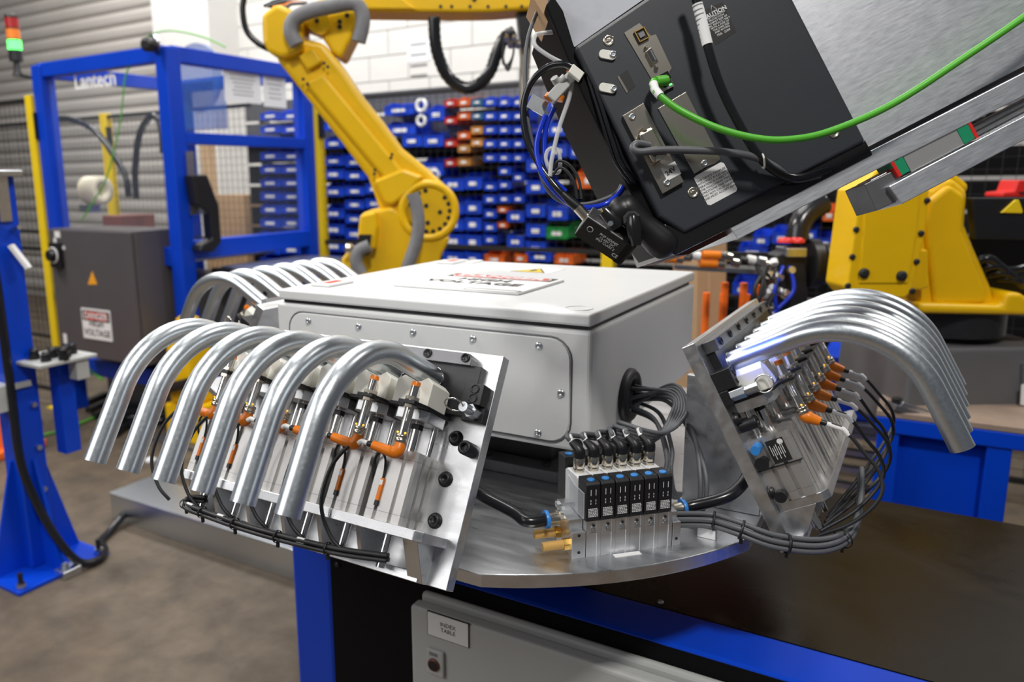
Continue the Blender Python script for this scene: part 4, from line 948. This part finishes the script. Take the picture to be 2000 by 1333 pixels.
column('bolt bins, second wide column', 1027, 1066, [300, 342, 388, 426, 462], 36, 'bin_blue', fill=(2, 3))
column('bolt bins, third wide column', 1068, 1110, [180, 228, 270, 392], 38, 'bin_blue', fill=(3,))
column('wide column against the control head', 1112, 1140, [180, 226, 270], 40, 'bin_blue')
mk_bin(1066, 1110, 434, 466, 'bin_green', 'single green parts bin on the rear rack', 'large bins beside the control head', True)
column('large red bins left of rear fence post', 1126, 1186, [254, 322], 46, ['bin_red', 'bin_orange'])
column('lowest row under the fence rail', 946, 985, [492], 22, 'bin_orange'); mk_bin(1004, 1030, 490, 512, 'bin_orange', 'orange bin in the lowest row, centre', 'lowest row of bins')
mk_bin(1082, 1122, 492, 516, 'bin_orange', 'orange bin in the lowest row, right', 'lowest row of bins')
mk_bin(1032, 1078, 486, 510, 'bin_blue', 'blue bin in the lowest row between orange bins', 'lowest row of bins')
mk_bin(1606, 1634, 400, 432, 'bin_orange', 'orange bin left of right robot cover', 'bins behind the right robot')
for i, (a, b, c, d) in enumerate(((1506, 1550, 444, 476), (1570, 1596, 440, 470), (1592, 1630, 456, 486), (1470, 1504, 450, 480), (1430, 1470, 545, 575), (1440, 1500, 478, 500), (1560, 1600, 400, 430))):
    mk_bin(a, b, c, d, 'bin_blue', 'blue bin behind the gripper hoses, ' + ORD[i] + ' of the right group', 'bins behind the right robot')
def rack():
    t = thing('bin_rack', 'dark steel louvred rack holding the coloured parts bins', 'rack', T(-1.2, BY + .2, 0))
    for i in range(11): MB().bb(-2.75, 2.7, 0, .02, .25 + i * .16, .39 + i * .16).build('louvre', 'panel_black' if i < 9 else 'steel_gray', t)
    for x in (-2.6, -1.3, 0, 1.3, 2.6): MB().bb(x - .03, x + .03, .02, .08, 0, 1.95).build('upright', 'steel_gray', t)
rack()
# round fittings shown on the rack
for i, (px, py, r) in enumerate(((823, 206, .035), (823, 236, .03), (849, 342, .03))):
    p = at(px, py, 1, BY); tag(MB().torus(p, (0, 1, 0), r, r * .36, 20, 8).build('bearing_ring', 'white_plastic'), 'white ring fitting hung on the rack, ' + ORD[i] + ' from top', 'ring', 'ring fittings on the rack')
# ================================================================ SAFETY FENCE
def post(x, y, label, h=1.905):
    t = thing('fence_post', label, 'post', T(x, y, 0), 'yellow fence posts')
    MB().bb(-.032, .032, -.032, .032, .01, h).build('post_tube', 'yellow_fence', t, .004); MB().bb(-.08, .08, -.08, .08, 0, .01).build('foot_plate', 'yellow_fence', t)
    MB().bb(.032, .05, -.03, .01, h - .25, h - .1).build('panel_clip', 'black_plastic', t); return t
def mesh_panel(p, q, label, z0=.1, z1=1.88, dx=.05, dz=.05):
    p, q = V(p), V(q); d = q - p; L = d.length; d.normalize(); nrm = V((-d.y, d.x, 0)); m = frame(p, d, nrm, V((0, 0, 1)))
    t = thing('safety_fence', label, 'fence', m, 'black wire fence panels')
    for z in (z0, z1, 1.0): MB().bb(0, L, -.012, .012, z - .012, z + .012).build('rail', 'wire_black', t)
    b = MB(); w = .0022; x = 0
    while x < L: b.bb(x - w / 2, x + w / 2, -w, 0, z0, z1); x += dx
    z = z0
    while z < z1: b.bb(0, L, 0, w, z - w / 2, z + w / 2); z += dz
    o = b.build('wire_mesh', 'wire_black', t); o['kind'] = 'stuff'
PA = at(130, 795, 2, 0); P3 = at(617, 192, 1, 2.6); P4 = at(1192, 400, 1, 2.6)
post(PA.x, PA.y, 'yellow fence post left of the dark electrical cabinet'); post(P3.x, 2.6, 'yellow fence post between blue machine and left robot'); post(P4.x, 2.6, 'yellow fence post behind the control head')
P2 = at(205, 222, 2, 1.905); post(P2.x, P2.y, 'yellow fence post inside the blue machine opening')
mesh_panel((P3.x, 2.6, 0), (P4.x, 2.6, 0), 'black wire fence panel behind the left robot'); mesh_panel((P4.x, 2.6, 0), (P4.x + 2.1, 2.6, 0), 'black wire fence panel behind the right robot')
mesh_panel((PA.x - 2.2, PA.y, 0), (PA.x, PA.y, 0), 'black wire fence panel at the left picture edge'); mesh_panel((P2.x - 2.2, P2.y, 0), (P2.x + 1.5, P2.y, 0), 'black wire fence panel behind the blue machine')
# ================================================================ STRETCH WRAPPING MACHINE
B = at(325, 85, 2, 2.09); XB, YB = B.x, B.y; XA = at(82, 132, 1, YB).x; YC = at(588, 130, 0, XB).y
WMX = T(XB, YB, 0)
def build_wrapper():
    t = thing('wrapping_machine', 'blue framed stretch wrapping machine with clear panels', 'machine', WMX)
    xa, yc = XA - XB, YC - YB; w = .045
    for x, y, nm in ((0, 0, 'post'), (xa, 0, 'post'), (0, yc, 'post'), (xa, yc, 'post')): MB().bb(x - w, x + w, y - w, y + w, 0, 2.07).build(nm, 'blue_machine', t, .006)
    for a, b in (((xa, 0), (0, 0)), ((0, 0), (0, yc)), ((xa, yc), (0, yc)), ((xa, 0), (xa, yc))):
        MB().bar((*a, 2.04), (*b, 2.04), .07, .08).build('top_rail', 'blue_machine', t, .005)
    for z, h in ((1.62, .06), (1.03, .10), (.25, .08)): MB().bb(-w, w, w, yc - w, z - h / 2, z + h / 2).build('side_rail', 'blue_machine', t, .004)
    for z in (1.0, .3): MB().bb(xa + w, -w, -w, w, z - .05, z + .05).build('front_rail', 'blue_machine', t, .004)
    MB().bb(xa + w, -w, -.004, .002, 1.07, 2.0).build('clear_panel', 'glass_panel', t)
    MB().bb(.0, .006, w, yc - w, 1.66, 2.0).build('clear_panel', 'glass_panel', t); MB().bb(.0, .006, w, yc - w, 1.08, 1.59).build('clear_panel', 'glass_panel', t)
    p = WMX.inverted() @ at(185, 157, 1, YB - .005)
    text('lettering', 'Lantech', .118, 'label_white', t, T(p.x, -.006, p.z) @ M.Rotation(PI / 2, 4, 'X'), bold=.003)
    for i, (a, b, c, d) in enumerate(((436, 511, 132, 204), (512, 560, 132, 212))):
        s0, s1 = at(a, c, 0, XB + .01), at(b, d, 0, XB + .01); s0 = WMX.inverted() @ s0; s1 = WMX.inverted() @ s1
        n = MB().bb(.008, .010, s0.y, s1.y, s1.z, s0.z).build('notice', 'paper', t); b_ = MB(); h = s0.z - s1.z; r = random.Random(i)
        for j in range(6): ww = r.uniform(.2, .38) * (s1.y - s0.y); cy = (s0.y + s1.y) / 2; b_.bb(.010, .0103, cy - ww, cy + ww, s0.z - h * (.15 + .12 * j) - .006, s0.z - h * (.15 + .12 * j))
        b_.build('notice_print', 'ink_grey', n)
    # film carriage column, table and roll inside
    q = WMX.inverted() @ at(385, 190, 1, YB + .75)
    MB().lathe([(.21, 0), (.21, .03)], (q.x, q.y, q.z + .12), (0, 1, 0), 36).build('film_wheel', 'blue_clear', t)
    MB().bb(q.x - .2, q.x + .16, q.y, q.y + .1, q.z - .2, q.z + .1).build('film_guard', 'blue_clear', t, .01)
    MB().bb(xa + .1, -.1, .15, .75, .0, .82).build('conveyor_base', 'steel_gray', t, .004)
    MB().bb(xa + .1, -.1, .1, .8, .95, 1.0).build('conveyor_bed', 'zinc', t, .004)
    r_ = WMX.inverted() @ at(182, 372, 1, YB + .3)
    MB().bb(r_.x + .28, r_.x + .45, .15, .4, 1.0, 1.2).build('guide_block', 'brown_dark', t, .006)
    MB().bb(.06, .5, .2, .9, .88, .93).build('infeed_bed', 'zinc', t, .003); MB().bb(.02, .5, .17, .2, .86, .92).build('infeed_edge', 'black_plastic', t)
    c0 = WMX.inverted() @ at(360, 345, 0, XB + .04); c1 = WMX.inverted() @ at(390, 345, 0, XB + .04)
    pts = [(358, 342), (388, 342), (410, 400), (416, 472), (400, 492), (374, 490), (376, 478), (398, 466), (394, 420), (368, 400)]
    P_ = [WMX.inverted() @ at(x, y, 0, XB + .05) for x, y in pts]
    MB().prism([(p.y, p.z) for p in P_], .05, .12, lambda a, b, h: (h, a, b)).build('door_handle', 'black_plastic', t, .008)
    MB().bb(.05, .06, P_[0].y + .02, P_[0].y + .07, 1.22, 1.55).build('handle_strip', 'zinc', t)
build_wrapper()
o = tag(MB().lathe([(.09, 0), (.09, .12), (.04, .12), (.04, 0)], at(172, 372, 1, YB + .3), (1, .2, 0), 28, cap=False).build('tape_roll', 'tape_cream'), 'cream tape roll standing inside the blue machine', 'tape roll')
b = MB().bb(-.05, .05, -.04, .04, -.14, -.09).build('roll_stand', 'zinc', o); b.location = at(172, 372, 1, YB + .3)
for i, pts in enumerate(([(106, 232), (140, 234), (185, 255), (220, 300), (245, 345), (252, 385)], [(266, 388), (264, 330), (272, 265), (292, 230), (308, 232), (316, 262), (318, 300)])):
    cable('air_hose', [at(x, y, 1, YB + .12) for x, y in pts], .018, 'hose_black', 'thick black hose arching inside the blue machine, ' + ('left' if i == 0 else 'right'), 'hose')
cable('green_strap', [at(x, y, 1, YB - .02) for x, y in ((440, 92), (395, 72), (335, 60), (295, 68), (283, 85), (262, 115), (245, 150), (236, 230), (224, 290), (205, 355), (185, 390), (160, 430))], .004, 'cable_green', 'thin green strap draped over the blue machine corner', 'strap')
o = tag(MB().lathe([(.035, 0), (.035, .05), (.02, .06)], at(298, 88, 1, YB - .09), (.3, -1, -.1), 20).build('camera_sensor', 'black_plastic'), 'round black sensor at the top corner of blue machine', 'sensor')
MB().lathe([(.045, 0), (.045, .02)], at(298, 84, 1, YB - .06), (.3, 1, .1), 16).build('sensor_bracket', 'zinc', o)
def stack_light():
    p = at(38, 138, 1, YB - .06); s = at(25, 25, 1, YB - .06).z; t = thing('stack_light', 'signal tower with red, orange and lit green tiers at upper left', 'signal light', T(p.x - .02, p.y, p.z))
    H = s - p.z; u = H / 6.0
    MB().bar((.14, .06, -.06), (0, 0, -.02), .03, .02).build('bracket', 'black_plastic', t)
    MB().lathe([(.03, -.03), (.02, 0), (.016, u * 1.0)], n=18).build('stem', 'black_plastic', t)
    for i, (mm, nm) in enumerate((('black_plastic', 'base'), ('led_green', 'green_tier'), ('lens_orange', 'orange_tier'), ('lens_red', 'red_tier'))):
        z = u * (1.0 + i * 1.15); MB().lathe([(.037, z), (.037, z + u * 1.05)], n=20).build(nm, mm, t); MB().lathe([(.039, z + u * 1.05), (.039, z + u * 1.15)], n=20).build('tier_ring', 'black_plastic', t)
    MB().lathe([(.036, u * 5.6), (.036, u * 5.8), (.02, u * 5.9)], n=20).build('cap', 'black_plastic', t)
stack_light()
def dark_cabinet():
    Y0 = YB - .22; a, b, c = at(100, 452, 1, Y0), at(262, 452, 1, Y0), at(285, 716, 1, Y0); m = T(a.x, Y0, 0)
    t = thing('electrical_cabinet', 'dark grey electrical cabinet with danger sign on blue machine', 'cabinet', m); W = b.x - a.x; z0, z1 = c.z, b.z
    MB().bb(0, W, 0, .30, z0, z1).build('body', 'cab_dark', t, .006); d = MB().bb(.0, W - .01, -.02, 0, z0 + .005, z1 - .005).build('door', 'cab_dark', t, .005)
    L = lambda x, y: m.inverted() @ at(x, y, 1, Y0 - .02)
    p, q = L(159, 601), L(221, 668); s = MB().bb(p.x, q.x, -.024, -.02, q.z, p.z).build('danger_sign', 'label_white', d)
    h = p.z - q.z; MB().bb(p.x + .008, q.x - .008, -.0245, -.024, p.z - h * .4, p.z - h * .06).build('sign_header', 'ink_black', s)
    MB().prism(rrect(p.x + .012, q.x - .012, p.z - h * .36, p.z - h * .10, .03), -.0255, -.0245, lambda a_, b_, k: (a_, k, b_)).build('sign_oval', 'sign_red', s)
    rot = M.Rotation(PI / 2, 4, 'X'); cx = (p.x + q.x) / 2
    text('lettering', 'DANGER', .052, 'label_white', s, T(cx, -.0258, p.z - h * .235) @ rot, bold=.001)
    text('lettering', 'HIGH\nVOLTAGE', .052, 'ink_black', s, T(cx, -.0245, p.z - h * .64) @ rot, bold=.001)
    u = [L(172, 556), L(190, 556), L(180, 530)]; MB().prism([(v.x, v.z) for v in u], -.0215, -.02, lambda a_, b_, k: (a_, k, b_)).build('hazard_triangle', 'sign_orange', d)
    p = L(114, 498); k = MB().bb(p.x - .04, p.x + .05, -.05, -.02, p.z - .07, p.z + .07).build('disconnect_switch', 'black_plastic', d, .005); MB().lathe([(.035, 0), (.03, .03)], (p.x, -.05, p.z), (0, -1, 0), 20).build('switch_knob', 'black_gloss', k)
    MB().torus((p.x, -.052, p.z), (0, 1, 0), .042, .004, 20, 6).build('switch_dial', 'label_white', k)
    for px, py, w, hh in ((108, 458, .05, .035), (104, 474, .025, .05), (118, 484, .045, .02)): p = L(px, py); MB().bb(p.x - w / 2 + .02, p.x + w / 2 + .02, -.022, -.02, p.z - hh / 2, p.z + hh / 2).build('door_tag', 'label_white', d)
    p = L(128, 664); MB().bb(p.x - .015, p.x + .015, -.022, -.02, p.z - .035, p.z + .035).build('door_tag', 'label_white', d)
dark_cabinet()
# ================================================================ BLUE TOOL POST AT LEFT
def tool_post():
    c = V((-2.03, .176, 0)); t = thing('tool_stand', 'blue steel post with gusseted foot plate at left edge', 'post', T(c))
    MB().bb(-.175, .175, -.175, .175, 0, .014).build('foot_plate', 'blue_paint', t, .002)
    MB().bb(-.05, .05, -.05, .05, .014, 1.42).build('post_tube', 'blue_paint', t, .006)
    for dx, dy in ((1, 0), (-1, 0), (0, 1), (0, -1)):
        f = lambda a, b, h, dx=dx, dy=dy: (dx * a - dy * h, dy * a + dx * h, b)
        MB().prism([(.05, .014), (.165, .014), (.058, .42), (.05, .42)], -.006, .006, f).build('gusset', 'blue_paint', t)
    for x, y in ((.15, -.15), (.15, .15), (-.15, -.15)): 
        b = MB().cyl((x, y, .014), (x, y, .07), .009, n=12).build('anchor_bolt', 'black_oxide', t); MB().hexn((x, y, .016), (x, y, .032), .017).build('hex_nut', 'zinc', b)
    MB().bb(.15, .21, -.03, .04, 0, .03).build('floor_clamp', 'zinc', t, .003); MB().cyl((.17, .0, .03), (.17, .0, .045), .012, n=6, smooth=False).build('clamp_bolt', 'zinc', t)
    for z in (.30, .46, .62, .78): MB().cyl((.05, .02, z), (.066, .02, z), .01, n=10).build('cable_clip', 'zinc', t)
    MB().bb(-.03, .19, -.02, .2, .772, .785).build('shelf', 'cab_gray', t, .003); MB().bb(.13, .18, .12, .17, .70, .772).build('shelf_bracket', 'cab_gray', t, .003)
    MB().bb(.055, .11, .09, .15, .42, .772).build('shelf_leg', 'blue_paint', t)
    MB().bb(-.12, .06, -.12, .02, .69, .71).build('lower_tray', 'cab_gray', t); MB().bb(-.02, .06, -.10, -.06, .62, .69).build('tray_bracket', 'cab_gray', t)
    MB().bb(-.08, .09, -.06, .06, 1.42, 1.44).build('top_plate', 'zinc', t, .003); MB().bb(.05, .062, -.02, .02, 1.27, 1.42).build('rail_strip', 'zinc', t)
    MB().bar((.07, .0, 1.19), (.11, .03, 1.11), .03, .012).build('toggle', 'label_white', t); MB().cyl((.05, .02, 1.24), (.1, .02, 1.25), .008).build('lever', 'nickel', t)
tool_post()
r = random.Random(9)
for i in range(7):
    x, y = -1.955 + (i % 4) * .034, .21 + (i // 4) * .075 + (i % 2) * .045; h = r.uniform(.03, .05)
    t = thing('cable_gland', 'black threaded gland on grey shelf of blue post, ' + ORD[i] + ' in the cluster', 'gland', T(x, y, .785), 'black glands on the shelf')
    MB().hexn((0, 0, 0), (0, 0, h * .45), .019).build('gland_nut', 'black_plastic', t, .002); MB().lathe([(.014, h * .45), (.016, h * .6), (.014, h), (.008, h)], n=14).build('gland_cap', 'black_gloss', t)
cable('power_cable', [(-2.0, .115, 1.45), (-1.972, .118, 1.1), (-1.968, .12, .7), (-1.965, .12, .45), (-1.945, .14, .3), (-1.88, .17, .14), (-1.84, .22, .035), (-1.83, .29, .016), (-1.88, .35, .014), (-1.96, .39, .014), (-2.0, .45, .014), (-2.03, .52, .03), (-2.05, .57, .045)], .015, 'hose_black', 'thick black cable down the blue post to floor duct', n=12)
def duct():
    t = thing('floor_duct', 'long galvanized cable duct lying on the concrete floor', 'cable duct', T(-1.2, .66, 0))
    MB().bb(-.93, .86, -.1, .1, 0, .112).build('duct_body', 'galv', t, .002); MB().bb(-.935, .86, -.103, .103, .112, .12).build('duct_cover', 'galv', t, .002)
duct()
# cone and small floor things
c = at(8, 884, 2, 0); t = thing('traffic_cone', 'orange plastic barrier foot at far left floor edge', 'cone', T(c.x - .05, c.y, 0))
MB().lathe([(.13, .04), (.10, .3), (.06, .55), (.03, .7)], n=24).build('cone_body', 'orange_paint', t); MB().bb(-.17, .17, -.17, .17, 0, .045).build('cone_base', 'orange_paint', t, .01)
for i, (px, py) in enumerate(((68, 855),)):
    p = at(px, py, 2, .03); tag(MB().lathe([(.028, -.03), (.035, 0), (.02, .02)], p, n=14).build('hose_coupling', 'orange_paint'), 'small orange coupling on floor beside blue post', 'coupling')
p = at(385, 860, 2, 0); t = thing('pallet_jack', 'yellow lifting unit with black hoses behind the front tubes', 'machine part', T(p.x, p.y, 0))
MB().bb(-.12, .12, -.1, .1, .02, .22).build('base', 'yellow_paint', t, .01); MB().bb(-.10, .08, -.08, .08, .22, .62).build('motor', 'yellow_paint', t, .02); MB().lathe([(.06, .62), (.06, .68), (.03, .7)], n=16).build('cap', 'yellow_paint', t)
MB().cyl((-.1, -.11, .3), (.1, -.11, .36), .03, n=12).build('pipe', 'black_plastic', t); MB().bb(-.2, .2, -.14, .14, 0, .02).build('skid', 'steel_gray', t)
p = at(295, 902, 2, .0); tag(MB().lathe([(.025, 0), (.03, .012), (.012, .022)], p, n=14).build('paper_scrap', 'paper'), 'crumpled white scrap on floor behind the tubes', 'scrap')
for i, pts in enumerate(([(70, 850), (80, 822), (66, 810), (58, 800)], [(80, 852), (130, 838), (185, 815)], [(140, 690), (165, 715), (200, 742)], [(0, 890), (30, 882), (60, 870)])):
    cable('green_wire', [at(x, y, 2, .012 if i != 2 else .3) for x, y in pts], .007, 'cable_green', 'green wire on the floor near yellow post, ' + ORD[i], 'wire', 'green wires on the floor')
for i in range(6):
    y = 770 + 12 * i; cable('floor_hose', [at(160 + 12 * i, y + 20, 2, .02), at(215 + 8 * i, y, 2, .02), at(270 + 10 * i, y + 10 - 4 * i, 2, .03), at(330 + 8 * i, y - 20, 2, .02)], .022, 'hose_black', 'black hose lying on floor under dark cabinet, ' + ORD[i], 'hose', 'black hoses on the floor')
p = at(420, 330, 1, 3.9); tag(MB().bb(p.x - .07, p.x + .07, 3.8, 3.85, 0, 1.75).build('wood_post', 'wood'), 'bare timber board leaning by the white pilaster', 'board')
p = at(445, 400, 1, 3.4); tag(MB().bb(p.x - .25, p.x + .25, 3.35, 3.75, 0, 1.28).build('cardboard_stack', 'card', bev=.004), 'pale cardboard stack behind the blue machine door', 'cardboard')
# ================================================================ GRIPPER, CARTON AND RODS BEHIND THE RIGHT NEST
GM = vframe(1450, 520, 2.3)
def gripper():
    m = GM; t = thing('robot_gripper', 'gripper frame with orange plugs and red buttons on right robot wrist', 'gripper', m)
    MB().bar(l3(m, 1320, 522), l3(m, 1502, 532), .03, .012).build('tool_bar', 'zinc', t); MB().bar(l3(m, 1300, 498, .05), l3(m, 1510, 500, .05), .02, .02).build('tool_bar', 'black_plastic', t)
    for px, py in ((1318, 501), (1392, 498), (1386, 515), (1305, 505)):
        p = MB().cyl(l3(m, px - 20, py, -.03), l3(m, px + 14, py + 1, -.03), .0125, n=12).build('orange_plug', 'orange_plastic', t)
        MB().cyl(l3(m, px + 14, py + 1, -.03), l3(m, px + 28, py + 2, -.03), .0135, n=12).build('plug_nut', 'nickel', t)
    for i, (px, py) in enumerate(((1436, 512), (1450, 508), (1466, 506), (1486, 508), (1500, 516), (1342, 500), (1358, 498), (1290, 500), (1420, 500))):
        MB().cyl(l3(m, px - 6, py, -.03), l3(m, px + 8, py + 3, -.03), .013, n=10).build('fitting', ['nickel', 'black_plastic', 'white_plastic', 'zinc'][i % 4], t)
    for px in (1534, 1556): MB().lathe([(.022, 0), (.022, .008), (.014, .014)], l3(m, px, 474, -.02), n=18).build('red_button', 'red_plastic', t)
    poly(m, [(1522, 482), (1562, 482), (1562, 500), (1522, 500)], -.05, .03).build('button_block', 'zinc', t, .003)
    poly(m, [(1508, 498), (1530, 490), (1565, 500), (1570, 590), (1560, 600), (1540, 640), (1515, 620), (1512, 560)], -.03, .05).build('gripper_body', 'black_oxide', t, .004)
    for px, r in ((1585, .085), (1600, .06), (1612, .07)): p = l3(m, px, 515); MB().cyl(p - V((.014, 0, 0)), p + V((.014, 0, 0)), r * .85, n=28).build('wrist_flange', 'black_oxide', t)
    rr = random.Random(4)
    for i in range(12):
        px, py = rr.uniform(1498, 1560), rr.uniform(505, 620); MB().cyl(l3(m, px, py, -.06), l3(m, px + rr.uniform(-12, 14), py + rr.uniform(-12, 10), -.05), .011, n=10).build('fitting', rr.choice(['white_plastic', 'nickel', 'zinc', 'cab_gray']), t)
    for i in range(6):
        x = rr.uniform(1470, 1550); MB().tube(spline([l3(m, x, 520, -.05), l3(m, x - 25 + 8 * i, 570, -.07), l3(m, x - 8 * i, 620, -.06), l3(m, x + 10, 660, -.04)], 6), .006, 6).build('hose', ['rubber', 'tube_blue', 'rubber'][i % 3], t)
    MB().tube(spline([l3(m, 1610, 395, .05), l3(m, 1580, 415, .04), l3(m, 1562, 440, .03), l3(m, 1556, 475, .02)], 8), [.03 + (.004 if i % 2 else 0) for i in range(25)], 12).build('corrugated_hose', 'hose_black', t)
    for i, z in enumerate((1.0,)): poly(m, [(1500, 560), (1508, 560), (1500, 680), (1492, 680)], -.02, .0).build('tool_leg', 'black_plastic', t)
gripper()
CM = vframe(1390, 640, 2.75, 0)
t = thing('carton', 'tall brown cardboard carton behind the right nest', 'carton', CM)
poly(CM, [(1352, 1120), (1362, 490), (1420, 465), (1410, 1120)], 0, .3).build('carton_body', 'card', t, .003); poly(CM, [(1382, 560), (1384, 480), (1388, 480), (1386, 620)], -.002, 0).build('carton_seam', 'wood', t)
RM = vframe(1430, 640, 2.45, 0)
for i, (px, y0, y1) in enumerate(((1380, 572, 650), (1416, 552, 625), (1413, 575, 640), (1453, 553, 600), (1458, 575, 610), (1484, 557, 620), (1492, 590, 640), (1520, 572, 620))):
    a, b = l3(RM, px, y0), l3(RM, px - 6, y1 + 60); b.z = 0; o = MB().cyl(b, a, .0115, n=14).build('orange_rod', 'orange_paint'); o.matrix_basis = RM
    tag(o, 'upright orange rod behind the right nest, ' + ORD[i] + ' from left', 'rod', 'orange rods behind the nest')
def tote():
    a, b = at(1612, 692, 1, 1.85), at(1745, 770, 1, 1.85); t = thing('plastic_tote', 'blue plastic tote between right nest and robot pedestal', 'tote', T(a.x, 1.85, b.z - .12)); W = b.x - a.x; H = a.z - b.z + .12
    MB().bb(.02, W - .02, 0, .35, 0, H - .05).build('tote_body', 'bin_blue', t, .01); MB().bb(-.01, W + .01, -.02, .37, H - .06, H).build('tote_rim', 'bin_blue', t, .008)
    MB().lathe([(.01, 0), (.01, .004)], (W * .55, -.02, H - .03), (0, -1, 0), 14).build('rim_rivet', 'label_white', t)
    MB().bb(-.05, W + .1, -.05, .42, -.03, -.001).build('tote_shelf', 'steel_gray', t); 
    for x in (0, W): MB().bb(x - .02, x + .02, .1, .14, -(b.z - .12), -.03).build('shelf_leg', 'steel_gray', t)
    for i in range(5): MB().bb(-.2, W + .1, .1, .14, -.1 - .07 * i, -.08 - .07 * i).build('shelf_slat', 'zinc', t)
tote()
t = thing('red_tool', 'red plastic tool case behind the right robot top', 'case', vframe(1985, 382, 2.9)); poly(t.matrix_basis, [(1958, 385), (1960, 376), (1982, 374), (1990, 352), (2040, 352), (2040, 385)], 0, .1).build('case_body', 'red_plastic', t, .004); poly(t.matrix_basis, [(1990, 375), (2040, 375), (2040, 379), (1990, 379)], -.004, 0).build('case_seam', 'ink_black', t)

a, b = at(795, 76, 1, WY - .002), at(840, 118, 1, WY - .002); w = MB().bb(a.x, b.x, WY - .004, WY - .001, b.z, a.z).build('wall_notice', 'paper'); tag(w, 'pale paper notice taped to the white block wall', 'notice')
k = MB()
for j in range(4): k.bb(a.x + .03, b.x - .03, WY - .0045, WY - .004, a.z - .06 - j * .08, a.z - .045 - j * .08)
k.build('notice_print', 'ink_grey', w)
